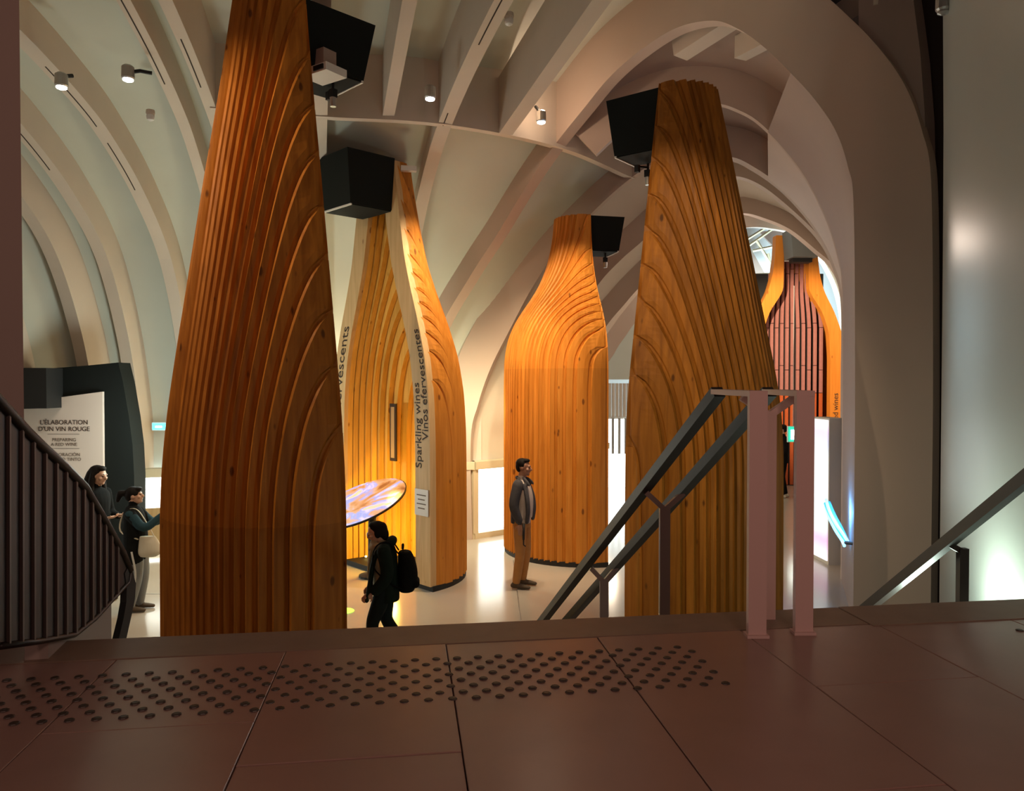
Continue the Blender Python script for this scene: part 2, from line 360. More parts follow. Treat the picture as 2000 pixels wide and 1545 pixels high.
# R1 - arch 1
a, Na = RR[-1]
i_r = nearest_i(A1[0], on_plane(1090, 290, (-1.5, 13.85), (5.34, -5.35)))
lo = resample(offs(a, Na, .22)[:iring + 1], 60); lo2 = resample(offs(A1[0], A1[1], .30)[:i_r + 1], 60)
loft(lo, lo2, 'vault_panel', M_panel)
i_top = nearest_i(A1[0], on_plane(1500, 97, (-1.5, 13.85), (5.34, -5.35)))
lo = resample(offs(a, Na, .78)[iring:], 24); lo2 = resample(offs(A1[0], A1[1], .74)[i_r:i_top + 1], 24)
loft(lo, lo2, 'ceiling_panel', M_panel)
# arch 1 - arch 2
i_r2 = nearest_i(A2[0], on_plane(1235, 352, (-.7, 13.9), (6.3, -.9)))
loft(resample(offs(A1[0], A1[1], .30)[:i_r + 1], 60), resample(offs(A2[0], A2[1], .30)[:i_r2 + 1], 60), 'vault_panel', M_panel)
ir1, ir2 = i_r, i_r2
iS1 = nearest_i(A1[0], on_plane(1545, 140, (-1.5, 13.85), (5.34, -5.35)))
iSb = nearest_i(A1b[0], on_plane(1500, 258, (1.3, 11.65), (3.44, -.65)))
loft(resample(offs(A1[0], A1[1], .5)[i_r:iS1 + 1], 24), resample(offs(A1b[0], A1b[1], .5)[:iSb + 1], 24), 'ceiling_panel', M_arch_shaded)
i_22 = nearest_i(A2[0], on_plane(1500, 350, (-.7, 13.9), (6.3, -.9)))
loft(resample(offs(A1b[0], A1b[1], .5)[:iSb + 1], 24), resample(offs(A2[0], A2[1], .5)[i_r2:i_22 + 1], 24), 'ceiling_panel', M_arch_shaded)
# upstand where the recessed ceiling meets the smooth soffit
up0 = [A1[0][iS1], A1b[0][iSb], A2[0][i_22]]; up1 = [offs(A1[0], A1[1], .75)[iS1], offs(A1b[0], A1b[1], .75)[iSb], offs(A2[0], A2[1], .75)[i_22]]
MB().grid([up0, up1]).build('upstand', M_arch_shaded, ceil, fix=False)
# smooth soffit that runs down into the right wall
loft(resample(A1[0][iS1:], 40), resample(A1b[0][iSb:], 40), 'soffit_wall', M_arch_shaded, nsub=6)
loft(resample(A1b[0][iSb:], 40), resample(A2[0][i_22:], 40), 'soffit_wall', M_arch_lit, nsub=3)
for (P, Q) in ((A2, A3), (A3, A4), (A4, A5)):
    loft(resample(offs(P[0], P[1], .34), 60), resample(offs(Q[0], Q[1], .34), 60), 'vault_panel', M_rib)
# ring beam
rp = [RR[6][0][iring], RR[7][0][iring], RR[8][0][iring], A1[0][i_r], A2[0][i_r2]]
rs = [Vector(q) for q in spline([tuple(p) for p in rp], 6)]
mb = MB(); rows = []
for i, p in enumerate(rs):
    t = (rs[min(i + 1, len(rs) - 1)] - rs[max(i - 1, 0)]); t.z = 0; t.normalize(); q = t.cross(Vector((0, 0, 1)))
    rows.append([p - q * .06, p + q * .06, p + q * .06 + Vector((0, 0, .95)), p - q * .06 + Vector((0, 0, .95)), p - q * .06])
mb.grid(rows).build('ring_beam', M_rib, ceil)
# secondary beams that die into the ring
def beam(p, q, wd=.15, depth=.78):
    P0 = on_level(*p, 6.3); P1 = on_level(*q, 6.72); d = (P1 - P0); P1 = P0 + d * 1.5
    N = Vector((0, 0, 1)).cross(Vector((d.x, d.y, 0))).normalized()
    pts = [P0.lerp(P1, k / 6) for k in range(7)]
    if N.cross(d).z < 0: N = -N
    sect(pts, N, wd, depth).build('beam', M_rib, ceil)
beam((757, 236), (800, 2)); beam((988, 262), (1175, 2), .2)
# far stretch of beams behind the open top of the first arch
for (x0, y0, x1, y1, Y, wd) in ((1350, 100, 1425, 52, 10.6, .28), (1462, 108, 1520, 78, 10.4, .2), (1640, 62, 1690, 30, 9.2, .16), (1588, 12, 1640, -20, 9.2, .16)):
    A, B = at(x0, y0, Y), at(x1, y1, Y - .5); d = (B - A); N = Vector((0, 0, 1)).cross(d).normalized(); A -= d * .3; B += d * .6
    sect([A, A.lerp(B, .5), B], N if N.cross(d).z > 0 else -N, wd, .3).build('beam', M_rib, ceil)
# closing roof above the vault
MB().box((2, 11, 8.9), (30, 34, .2)).build('roof_slab', M_dark_wall, ceil)

# ------------------------------------------------------------------ back wall: window band under the ribs
base_curve = [(-9.2, 8.6), (-8.3, 9.9), (-7.3, 11.3), (-6.6, 12.15), (-6.2, 12.7), (-5.42, 13.0), (-4.8, 13.2), (-4.1, 13.4), (-3.4, 13.55), (-2.7, 13.7), (-2.0, 13.8), (-1.5, 13.85), (-.7, 13.9), (.3, 14.7), (1.0, 15.7), (1.6, 16.9), (2.2, 18.2)]
back = thing('wall_back', 'low glazed band of daylit windows under the vault', 'wall', kind='structure')
for i in range(len(base_curve) - 1):
    a, b = Vector((*base_curve[i], 0)), Vector((*base_curve[i + 1], 0)); d = (b - a); L = d.length; d.normalize(); out = Vector((-d.y, d.x, 0))
    if out.y < 0: out = -out
    ang = math.atan2(d.y, d.x); mid = (a + b) / 2
    MB().box(mid + Vector((0, 0, 1.33)), (L + .04, .24, .14), ang).build('window_head', M_frame, back)
    MB().box(mid + Vector((0, 0, .05)), (L + .04, .16, .1), ang).build('window_sill', M_frame, back)
    MB().box(a + Vector((0, 0, .68)), (.11, .16, 1.16), ang).build('mullion', M_frame, back)
    MB().box(mid + out * .1 + Vector((0, 0, .68)), (L, .02, 1.2), ang).build('pane', M_day, back)
    MB().box(mid + out * .34 + Vector((0, 0, 4.0)), (L + .3, .1, 5.4), ang).build('outer_wall', M_panel, back)
# low timber panel behind the visitors on the left
MB().box(at(300, 1050, 12.3) + Vector((0, 0, .1)), (.9, .05, .75), .35).build('timber_panel', M_pale, back)

# ------------------------------------------------------------------ right side: pillar, dark recess, glossy wall
wr = thing('wall_right', 'tall taupe pillar wall beside the arched opening', 'wall', kind='structure')
def pill(px, py): return on_plane(px, py, (3.84, 8.5), (.48, -.42))
edge = [(1808, 1200), (1806, 900), (1806, 620), (1810, 400), (1806, 220), (1797, 100), (1784, 0), (1768, -110)]
rows = []
for (x, y) in edge:
    L0 = pill(1677, y); R0 = pill(x, y); rows.append([L0, R0])
rows.insert(0, [Vector((rows[0][0].x, rows[0][0].y, 0)), Vector((rows[0][1].x, rows[0][1].y, 0))])
rows2 = [[r[0], r[1], r[1] + Vector((.28, .32, 0)), r[0] + Vector((.28, .32, 0)), r[0]] for r in rows]
MB().grid(rows2).build('pillar', M_arch_shaded, wr)
MB().box((6.0, 9.0, 4.5), (2.6, .2, 9), 0).build('recess', M_dark_wall, wr)  # dark colour stands in for the unlit taupe wall behind the gap
wc = [(2.55, 2.4), (2.72, 3.4), (2.93, 4.4), (3.18, 5.3), (3.55, 6.3), (4.0, 7.1), (4.6, 7.7), (5.4, 8.1)]
cs = spline(wc, 6)
gl = MB(); rows = []
for z in (0, 2, 4, 5, 6, 7, 8.8):
    k = max(0, z - 4) * .05
    rows.append([Vector((q[0] - k * k * 2, q[1], z)) for q in cs])
gl.grid(rows)
o = gl.build('wall_stair_side', M_gloss, smooth=True); md = o.modifiers.new('thick', 'SOLIDIFY'); md.thickness = .1; md.offset = -1
tag(o, 'glossy pale grey curved wall beside the stairs', 'wall', kind='structure')
# left pillar by the stair head
LPp = Vector((-2.12, 3.35, 0))
o = MB().prism([(-2.13, 3.35, 0), (-2.40, 3.72, 0), (-4.4, 3.9, 0), (-4.4, 3.35, 0)], (0, 0, 9)).build('wall_left', M_arch_shaded); tag(o, 'brown pillar at the left edge above the balustrade', 'wall', kind='structure')

# ------------------------------------------------------------------ far wall
fw = thing('wall_far', 'pale blue white end wall beyond the arches', 'wall', kind='structure')
MB().box((8, 27, 4.4), (16, .2, 8.8)).build('end_wall', M_wall_far, fw)
MB().box((2.7, 20.6, 4.4), (1.9, .15, 3.0), .1).build('gable', M_panel, fw)
for k in range(14):
    MB().box((2.0 + k * .1, 20.4 + k * .01, 2.35), (.075, .06, .9), .1).build('cladding_slat', M_rib, fw)
MB().box((2.7, 20.5, 1.88), (1.9, .1, .06), .1).build('window_head', M_white, fw)
for k in range(9):
    MB().box((2.0 + k * .17, 20.42, 1.4), (.07, .06, .95), .1).build('mullion', M_chrome, fw)
MB().box((2.7, 20.62, .95), (1.9, .03, 1.9), .1).build('pane', M_day, fw)
# light brackets high on the far left of the end wall
for (x0, y0, x1, y1) in ((1455, 470, 1495, 445), (1462, 480, 1508, 448), (1470, 490, 1508, 482), (1472, 537, 1508, 535), (1500, 495, 1508, 535), (1478, 470, 1508, 520)):
    A, B = at(x0, y0, 25.5), at(x1, y1, 25.5)
    MB().tube([A, B], .05, 6).build('brace', M_frame, fw)
MB().prism([at(1458, 470, 26), at(1500, 545, 26), at(1462, 545, 26)], (0, .1, 0)).build('gable_infill', M_arch_shaded, fw)
MB().prism([at(1482, 452, 26), at(1530, 450, 26), at(1530, 500, 26)], (0, .1, 0)).build('gable_infill', M_arch_shaded, fw)

# ------------------------------------------------------------------ giant bottles
def profile(ax, sil):
    """radius/height pairs read from the smooth silhouette of a bottle with plan axis ax"""
    X, Y = ax; D = math.hypot(X, Y); al = math.atan2(X, Y); pr = []
    for (px, py) in sil:
        be = math.atan((px - 1000) / F); r = D * math.sin(abs(be - al)); yt = D * math.cos(be - al) * math.cos(be)
        pr.append((CZ - (py - 745) / F * yt, r))
    pr.sort(); zs = [0.] + [p[0] for p in pr]; rs = [pr[0][1]] + [p[1] for p in pr]
    for i in range(1, len(rs)): rs[i] = min(rs[i], rs[i - 1])
    return np.array(zs), np.array(rs)
def smooth_profile(zs, rs, n=90):
    z = np.linspace(0, zs[-1], n); r = np.interp(z, zs, rs)
    for _ in range(6):
        r[1:-1] = (r[:-2] + 2 * r[1:-1] + r[2:]) / 4
    return z, np.minimum.accumulate(r)
def board_mesh(z, R, hollow, x0, x1, sgn):
    """one board of the bottle: outer face follows the turned body, with a groove at its inner edge and a slightly proud outer edge"""
    FR = ((0, -.062), (.024, -.060), (.036, .0), (.052, .028), (.62, .012), (.9, -.004), (1, -.022)); mb = MB(); rows = []
    for a, r in zip(z, R):
        xe = min(x1, r * .9999); t0, t1 = math.asin(min(1, x0 / r)), math.asin(min(1, xe / r)); row = []
        rh = max(r - hollow, .001); yi = lambda x: math.sqrt(max(rh * rh - x * x, 0))
        for f, dl in FR:
            # angle is spread so that the groove keeps its width on the broad face boards
            wd = max(1e-5, r * (t1 - t0)); f = f / max(wd, .095) if f < .1 else f
            th = t0 + (t1 - t0) * f; rr = r + dl * min(1, (xe - x0) / (x1 - x0) * 1.5)
            row.append((sgn * rr * math.sin(th), min(0, -rr * math.cos(th)), a))
        yo = r * math.cos(t1)
        row.append((sgn * xe, -min(yi(xe), max(0, yo - .01)), a)); row.append((sgn * x0, -min(yi(x0), max(0, r * math.cos(t0) - .05)), a)); row.append(row[0]); rows.append(row)
    mb.grid(rows); n = len(mb.v); c = len(FR) + 3
    mb.f.append(tuple(range(c - 1))); mb.f.append(tuple(n - c + q for q in range(c - 1))); return mb
def bottle(name, label, ax, ndir, sil, m, t=.074, hollow=.28, sides=(1, -1), ztop=None):
    zs, rs = profile(ax, sil); z, R = smooth_profile(zs, rs)
    ang = math.atan2(ndir[1], ndir[0]) - PI / 2
    b = thing(name, label, 'bottle', (ax[0], ax[1], 0), ang, 'giant timber bottles')
    for sg in sides:
        k = 0
        while k * t < R[0] - .004:
            x0 = k * t; x1 = x0 + t
            keep = R > x0 + .004; zz = z[keep].copy(); Rk = R[keep].copy()
            if len(zz) > 2:
                if len(zz) < len(z):       # let the board taper out exactly where the body gets narrower than its inner face
                    zz = np.append(zz, np.interp(-(x0 + .004), -R, z)); Rk = np.append(Rk, x0 + .004)
                zz[0] = .07
                board_mesh(zz, Rk, hollow, x0, x1, sg).build('board', m, b)
            k += 1
    # plinth
    n = 28; Rp = R[0] + .015
    poly = [(Rp * math.cos(PI + PI * k / n), Rp * math.sin(PI + PI * k / n), 0) for k in range(n + 1)]
    MB().prism(poly, (0, 0, .075)).build('plinth', M_black, b)
    return b, z, R
def hood(b, label, H, xo=.36, y0=.02, y1=.78, h=.6, drop=.02, gear=True, xc=0.):
    q = thing('projector_hood', label, 'projector hood', b.location, b.rotation_euler.z, 'black hoods at the bottle tops')
    zt = H - drop; zb = zt - h; k = .82
    t = [(xc - xo, y0, zt), (xc + xo, y0, zt), (xc + xo, y1, zt), (xc - xo, y1, zt)]; bt = [(xc - xo * k, y0, zb), (xc + xo * k, y0, zb), (xc + xo * k, y1 * .88, zb), (xc - xo * k, y1 * .88, zb)]
    MB().hexa([Vector(v) for v in bt], [Vector(v) for v in t]).build('hood_body', M_hood, q)
    MB().box((xc, y1 * .44, zb - .008), (xo * 2 * k - .03, y1 * .88 - .04, .014)).build('underside_panel', M_hood, q)
    MB().box((xc, y1 * .88 - .012, zb - .012), (xo * 2 * k, .02, .022)).build('edge_strip', M_white, q)
    if gear:
        g = MB(); g.tube([(xo * .3, y1 * .6, zb), (xo * .3, y1 * .6, zb - .16)], .014, 6); g.box((xo * .3, y1 * .6, zb - .13), (.07, .06, .08))
        g.tube([(xo * .3, y1 * .6, zb - .06), (xo * .3 - .14, y1 * .6 + .05, zb - .07)], .012, 6); g.box((xo * .3 - .16, y1 * .6 + .05, zb - .1), (.05, .05, .08))
        g.build('clamp', M_black, q)
        MB().lathe([(.03, 0), (.034, .09), (.02, .1)], (xo * .3, y1 * .6, zb - .26), 10).build('spot_head', M_chrome, q)
    return q
# near left bottle
B1, z1, R1 = bottle('giant_bottle', 'shaded brown slender bottle of stacked boards, nearest on the left', (-2.22, 7.5), (.71, .70),
    [(465, 4), (440, 170), (408, 345), (387, 470), (366, 595), (346, 715), (330, 820), (320, 920), (316, 1010), (315, 1240)], M_wood1)
hood(B1, 'black projector hood at the top of the nearest left bottle', z1[-1], .40, .0, .80, .56, .06)
pb = MB().box((0, 0, 0), (.34, .26, .075)).build('projector', M_white); pb.location = (-1.80, 7.42, 5.80); pb.rotation_euler = (0, 0, -.6)
tag(pb, 'small white projector under the hood of the nearest bottle', 'projector')
MB().box((.07, -.132, 0), (.13, .02, .045)).build('lens', M_black, pb)
MB().box((-.05, 0, .125), (.26, .16, .17)).build('mount', M_arch_shaded, pb)
# centre bottle
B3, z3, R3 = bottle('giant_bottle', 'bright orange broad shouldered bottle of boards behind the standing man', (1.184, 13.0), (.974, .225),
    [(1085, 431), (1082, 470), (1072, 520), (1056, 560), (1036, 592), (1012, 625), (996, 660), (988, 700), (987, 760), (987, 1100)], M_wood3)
hood(B3, 'black projector hood on the bottle behind the standing man', z3[-1], .36, .0, .62, .55, .0)
# right bottle
B4, z4, R4 = bottle('giant_bottle', 'shaded brown cone shouldered bottle of boards behind the centre handrail', (1.829, 8.6), (-.788, .616),
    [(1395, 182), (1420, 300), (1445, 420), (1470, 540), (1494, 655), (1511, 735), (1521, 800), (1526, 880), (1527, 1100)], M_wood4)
hood(B4, 'black projector hood on the bottle behind the handrail', z4[-1], .28, .0, .66, .62, .04, True, -.13)
# open sparkling wine bottle
AX2 = (-1.95, 11.25); ND2 = (-.72, -.69)
B2, z2, R2 = bottle('giant_bottle', 'open fronted bottle with glowing honey interior, lettered sparkling wines', AX2, ND2,
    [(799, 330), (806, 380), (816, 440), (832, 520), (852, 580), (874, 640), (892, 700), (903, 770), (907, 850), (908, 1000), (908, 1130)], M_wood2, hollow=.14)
Ri = np.maximum(R2 - .33, .1); Rh = R2 - .14
def plate(y0, y1, hole, outer, m, name, parent):
    mb = MB(); rows = []
    for sg in (1, -1):
        rows = []
        for a, h, o_ in zip(z2, hole, outer):
            if o_ < .03: continue
            a = max(a, .07); h = min(h, o_ - .005)
            rows.append([(sg * h, y1, a), (sg * o_, y1, a), (sg * o_, y0, a), (sg * h, y0, a), (sg * h, y1, a)])
        mb.grid(rows)
    return mb.build(name, m, parent)
front = plate(-.07, .03, Ri, R2, M_pale, 'front_rim', B2)
for j in range(1, 12):
    y = -.04 - (j - 1) * .095
    hole = np.sqrt(np.maximum(Ri ** 2 - (y * 1.02) ** 2, 0)); outer = np.sqrt(np.maximum(Rh ** 2 - y ** 2, 0.0))
    hole = np.where(outer < .01, 0, hole); outer = np.maximum(outer, .01)
    plate(y - .085, y, hole, outer, M_inner, 'inner_board', B2)
hood(B2, 'black projector hood on the open fronted bottle', z2[-1], .46, .03, .80, .72, -.02, gear=False)
o = MB().box((0, 0, 0), (.22, .1, .07)).build('wireless_box', M_white); o.location = at(798, 330, 11.0); o.rotation_euler = (0, 0, .2); tag(o, 'small white box on top of the open fronted bottle', 'box')
MB().box((0, -.052, 0), (.1, .006, .03)).build('cover', M_white, o)
def text(body, size, mat_, parent, loc, rot, align='LEFT', name='lettering', ext=.001):
    cu = bpy.data.curves.new('t', 'FONT'); cu.body = body; cu.size = size; cu.align_x = align; cu.extrude = ext; cu.resolution_u = 3
    tmp = bpy.data.objects.new('t', cu); C.objects.link(tmp); bpy.context.view_layer.update()
    me = bpy.data.meshes.new_from_object(tmp.evaluated_get(bpy.context.evaluated_depsgraph_get())); bpy.data.objects.remove(tmp)
    me.materials.clear(); me.materials.append(mat_); me.name = name
    o = bpy.data.objects.new(name, me); C.objects.link(o); o.parent = parent; o.location = loc; o.rotation_euler = rot
    return o
# text runs upwards on the rim, following its curve; the rim faces local +y
def rim_text(body, size, inset, z, side, R=R2, zz=z2, par=B2, yf=.034, face=1):
    for wd in body.split():
        o = text(wd, size, M_text, par, (0, 0, 0), (0, 0, 0)); u1 = max(v.co.x for v in o.data.vertices)
        for v in o.data.vertices:
            u, h, e = v.co; a = z + u; r = float(np.interp(a, zz, R)) - inset
            v.co = (side * r + h * face, yf + e * face, a)
        o.data.update(); z += u1 + size * .28
rim_text('Vins effervescents', .27, .24, 1.75, 1)
rim_text('Sparkling wines', .19, .185, 1.66, -1)
rim_text('Vinos efervescentes', .19, .03, 2.05, -1)
nt = MB().box((0, 0, 0), (.3, .012, .36)).build('notice', M_white); nt.parent = B2; nt.location = (-1.08, .04, 1.2)
for k in range(4): MB().box((0, .008, .1 - k * .06), (.2 - .05 * (k % 2), .003, .014)).build('printed_line', M_text2, nt)
fr = MB().box((0, 0, 0), (.16, .03, .9)).build('display_slot', M_text); fr.parent = B2; fr.location = (.52, -.62, 2.05)
MB().box((0, .017, 0), (.09, .006, .8)).build('slot_screen', M_pale, fr)
# string of small yellow lamps at the foot of the opening
lm = mat('yellow_led', (1, .8, .2), .4, emis=(1, .8, .25), es=12)
lb = MB().lathe([(.004, 0), (.016, .006), (.016, .022), (.004, .028)], n=8).mesh('led', lm)
for k in range(14):
    a = PI * (.1 + .8 * k / 13); o = bpy.data.objects.new('led', lb); C.objects.link(o); o.parent = B2; o.location = (.8 * math.cos(a), -.78 * math.sin(a) - .02, .095)
lamp('POINT', 'bottle_interior_glow', Vector((AX2[0], AX2[1], 0)) + Vector((ND2[0], ND2[1], 0)) * -.1 + Vector((0, 0, 1.5)), 16, (1, .62, .1), size=.1)
lamp('POINT', 'bottle_interior_glow', Vector((AX2[0], AX2[1], 0)) + Vector((ND2[0], ND2[1], 0)) * -.2 + Vector((0, 0, .55)), 46, (1, .58, .08), size=.1)
# tilted oval screen table
def screen_mat():
    m = bpy.data.materials.new('swirling_screen'); m.use_nodes = True; nt = m.node_tree; N = nt.nodes.new; L = nt.links.new; b = nt.nodes['Principled BSDF']
    tc = N('ShaderNodeTexCoord'); nz = N('ShaderNodeTexNoise'); nz.inputs['Scale'].default_value = 1.5; nz.inputs['Distortion'].default_value = 1.8; nz.inputs['Detail'].default_value = 3; L(tc.outputs['Object'], nz.inputs[0])
    cr = N('ShaderNodeValToRGB'); e = cr.color_ramp.elements
    e[0].position = .3; e[0].color = (.35, .08, .02, 1); e[1].position = .72; e[1].color = (1, .98, .9, 1)
    for p, c in ((.4, (.75, .3, .1, 1)), (.47, (.9, .45, .25, 1)), (.53, (.35, .42, .95, 1)), (.58, (.85, .7, .95, 1)), (.64, (1, .75, .3, 1))):
        q = e.new(p); q.color = c
    L(nz.outputs['Fac'], cr.inputs[0]); L(cr.outputs[0], b.inputs['Emission Color']); b.inputs['Emission Strength'].default_value = .95; b.inputs['Base Color'].default_value = (.02, .02, .02, 1); b.inputs['Roughness'].default_value = .3
    return m
ta = Vector((AX2[0], AX2[1], 0)) + Vector((ND2[0], ND2[1], 0)) * .12
tb = thing('screen_table', 'tilted round screen table with a colourful picture inside the open bottle', 'table', (ta.x, ta.y, 0), B2.rotation_euler.z)
MB().lathe([(.2, 0.0), (.2, .03), (.07, .05), (.06, .9), (.12, 1.0)], n=16).build('pedestal', M_black, tb)
tilt = Matrix.Rotation(-.42, 3, 'X') @ Matrix.Rotation(.0, 3, 'Y')
d = MB().lathe([(.64, -.05), (.70, -.03), (.71, 0.0)], n=40, M=tilt).build('table_rim', M_black, tb); d.location = (.16, .1, 1.08)
d = MB().lathe([(.695, .002), (.695, .008)], n=40, M=tilt).build('screen', screen_mat(), tb); d.location = (.16, .1, 1.08)
# far bottle with red tiles
Y5 = 20.5; S5 = F / Y5; X5 = (1551 - 1000) / S5
B5 = thing('giant_bottle', 'far orange open bottle with brick red tile lining', 'bottle', (X5, Y5, 0), 0, 'giant timber bottles')
def zz5(y): return CZ - (y - 745) / S5
zs = np.array([0, zz5(760), zz5(700), zz5(650), zz5(610), zz5(570), zz5(540), zz5(500), zz5(462)]); ro = np.array([1.42, 1.42, 1.38, 1.22, 1.02, .74, .63, .56, .54]); ri = np.array([.92, .92, .92, .88, .70, .34, .33, .33, .33])
z5 = np.linspace(0, zs[-1], 70); o5 = np.interp(z5, zs, ro); i5 = np.interp(z5, zs, ri)
for _ in range(2): o5[1:-1] = (o5[:-2] + 2 * o5[1:-1] + o5[2:]) / 4; i5[1:-1] = (i5[:-2] + 2 * i5[1:-1] + i5[2:]) / 4
mb = MB()
for sg in (1, -1):
    mb.grid([[(sg * i_, -.1, a), (sg * o_, -.1, a), (sg * o_, .12, a), (sg * i_, .12, a), (sg * i_, -.1, a)] for a, o_, i_ in zip(z5, o5, i5)])
mb.build('front_rim', M_orange, B5)
n = 20; rows = [[(o_ * math.cos(PI * k / n), .1 + .9 * o_ * math.sin(PI * k / n), a) for k in range(n + 1)] for a, o_ in zip(z5, o5)]
MB().grid(rows).build('shell', M_orange, B5, smooth=True)
MB().box((0, .62, 2.9), (2.0, .05, 5.8)).build('lining', M_black, B5)
cuts = [0, zz5(850), zz5(768), zz5(722), zz5(638), zz5(530), zz5(465)]
pit = .145
for k in range(-6, 7):
    for j in range(len(cuts) - 1):
        za = cuts[j] + .008 + (.12 if k % 2 and 2 < j < 6 else 0); zb = cuts[j + 1] - .008 + (.12 if k % 2 and 1 < j < 5 else 0)
        if j == 0: za = .02
        ks = np.linspace(za, zb, 16); hol = np.interp(ks, z5, i5)
        if abs(k) * pit * .86 > hol.max() + .12: continue
        rows = []
        for a, h in zip(ks, hol):
            f = .86 + .14 * min(1, max(0, (h - .33) / .5)); x = k * pit * f; y = .32 + .22 * (1 - (k / 7) ** 2)
            if abs(x) > h + .2: continue
            rows.append([(x - .048, y, a), (x - .03, y - .03, a), (x + .03, y - .03, a), (x + .048, y, a), (x + .048, y + .04, a), (x - .048, y + .04, a), (x - .048, y, a)])
        if len(rows) < 2: continue
        mb = MB().grid(rows); n_ = len(mb.v); mb.f.append((0, 1, 2, 3, 4, 5)); mb.f.append(tuple(n_ - 7 + q for q in range(6)))
        mb.build('tile', M_slat_redlit if j < 2 else M_slat, B5)
M_hood_save = M_hood; M_hood = mat('lit_hood', (.13, .15, .145), .7)  # black hood lightened to grey, strong light on it painted into the colour
q = hood(B5, 'black projector hood, greyed as if strongly lit, on the far red lined bottle', z5[-1], .39, -.75, -.12, .72, -.05, gear=False)
M_hood = M_hood_save
MB().box((0, -.4, zz5(515)), (.5, .3, .1)).build('spot_bar', M_black, q)
rim_text('Red wines', .2, .29, 1.72, 1, o5, z5, B5, -.106, -1)
rim_text('Vinos tintos', .2, .06, 2.3, 1, o5, z5, B5, -.106, -1)
MB().box((1.07, -.11, 1.36), (.3, .012, .34)).build('notice', M_white, B5)
for zk in (.75, .35): MB().box((1.1, -.2, zk), (.42, .2, .05)).build('ledge', M_black, B5)

# ------------------------------------------------------------------ stair rails
def bar(mb, A, B, wd, h, up=Vector((0, 0, 1))):
    A, B = Vector(A), Vector(B); t = (B - A).normalized(); s = t.cross(up).normalized(); u = s.cross(t).normalized()
    q = [s * wd / 2 + u * h / 2, -s * wd / 2 + u * h / 2, -s * wd / 2 - u * h / 2, s * wd / 2 - u * h / 2]
    return mb.add([A + v for v in q] + [B + v for v in q], [(3, 2, 1, 0), (4, 5, 6, 7), (0, 1, 5, 4), (1, 2, 6, 5), (2, 3, 7, 6), (3, 0, 4, 7)])
zt = CZ - .05
cr_ = thing('centre_handrail', 'double brown steel handrail down the middle of the stairs', 'handrail', on_level(1477, 1243, LZ))
org = cr_.location.copy()
def loc_(v): return Vector(v) - org
P1 = on_level(1477, 1243, LZ); P2 = on_level(1568, 1237, LZ)
rd = Vector((-.26, .9656, -.70))
c1 = at(1403, 766, 3.72); c1.z = zt; c2 = at(1503, 764, 3.72); c2.z = zt
def rail_at(px, py, c):           # rail direction so that it passes through a pixel
    pl = c.x * 0
    return on_plane(px, py, (c.x, c.y), (rd.x, rd.y))
endL = on_plane(1060, 1212, (c1.x, c1.y), (-.26, .9656)); endR = on_plane(1108, 1212, (c2.x, c2.y), (-.30, .9540))
dL = (endL - c1).normalized(); dR = (endR - c2).normalized()
for nm, Pp, c, e, dd in (('l', P1, c1, endL, dL), ('r', P2, c2, endR, dR)):
    tp = Vector((Pp.x, Pp.y, zt))
    bar(MB(), loc_(Pp), loc_(tp + Vector((0, 0, -.012))), .074, .03, Vector((0, 1, 0))).build('post', M_post_lit, cr_)
    MB().box(loc_(Pp) + Vector((0, 0, .006)), (.09, .06, .012)).build('base_plate', M_post_lit, cr_)
    bar(MB(), loc_(tp + Vector((0, -.015, 0))), loc_(c), .074, .024).build('rail_return', M_post_lit, cr_)
    bar(MB(), loc_(c), loc_(e + dd * .6), .06, .055).build('rail', M_rail_shaded, cr_)
for (fx, first) in ((0.0, True), (1290, False), (1180, False)):
    if first: a, b = c1 + Vector((.012, -.34, 0)), c2 + Vector((.0, -.34, 0))
    else:
        a = on_plane({1290: 1262, 1180: 1155}[fx], {1290: 955, 1180: 1105}[fx], (c1.x, c1.y), (-.26, .9656)); tt = (a - c1).length; b = c2 + dR * tt
    mid = (a + b) / 2; mid.z -= .12 if not first else .1
    yb = MB(); bar(yb, loc_(mid), loc_(a + Vector((0, 0, -.02))), .03, .035, Vector((0, 1, 0))); bar(yb, loc_(mid), loc_(b + Vector((0, 0, -.02))), .03, .035, Vector((0, 1, 0)))
    yb.build('bracket', M_post_lit if first else M_rail, cr_)
    fz = LZ if first else max(0, LZ - .70 * (mid.y - 3.4))
    bar(MB(), loc_(mid + Vector((0, 0, .02))), loc_(Vector((mid.x, mid.y, fz))), .06, .04, Vector((0, 1, 0))).build('post', M_post_lit if first else M_rail, cr_)
# right handrail
A = Vector((2.43, 3.2, CZ - .14)); Bp = on_plane(1702, 1180, (2.42, 3.6), (-.05, 1)); Am = on_plane(2000, 937, (2.42, 3.6), (-.05, 1))
dd = (Bp - Am).normalized()
hr = thing('wall_handrail', 'dark handrail running down beside the glossy grey wall', 'handrail', (Am.x, Am.y, 0)); org2 = hr.location.copy()
bar(MB(), Am - dd * .5 - org2, Bp + dd * .6 - org2, .05, .06).build('rail', M_rail_shaded, hr)
pp = on_plane(1852, 1062, (2.42, 3.6), (-.05, 1)); q = at(1880, 1078, pp.y); mb = MB(); bar(mb, pp - org2, q - org2, .03, .03, Vector((0, 1, 0))); mb.build('bracket', M_rail_shaded, hr)
bar(MB(), q + Vector((0, 0, .02)) - org2, Vector((q.x, q.y, max(0, LZ - .7 * (q.y - 3.6)))) - org2, .05, .04, Vector((0, 1, 0))).build('post', M_rail_shaded, hr)
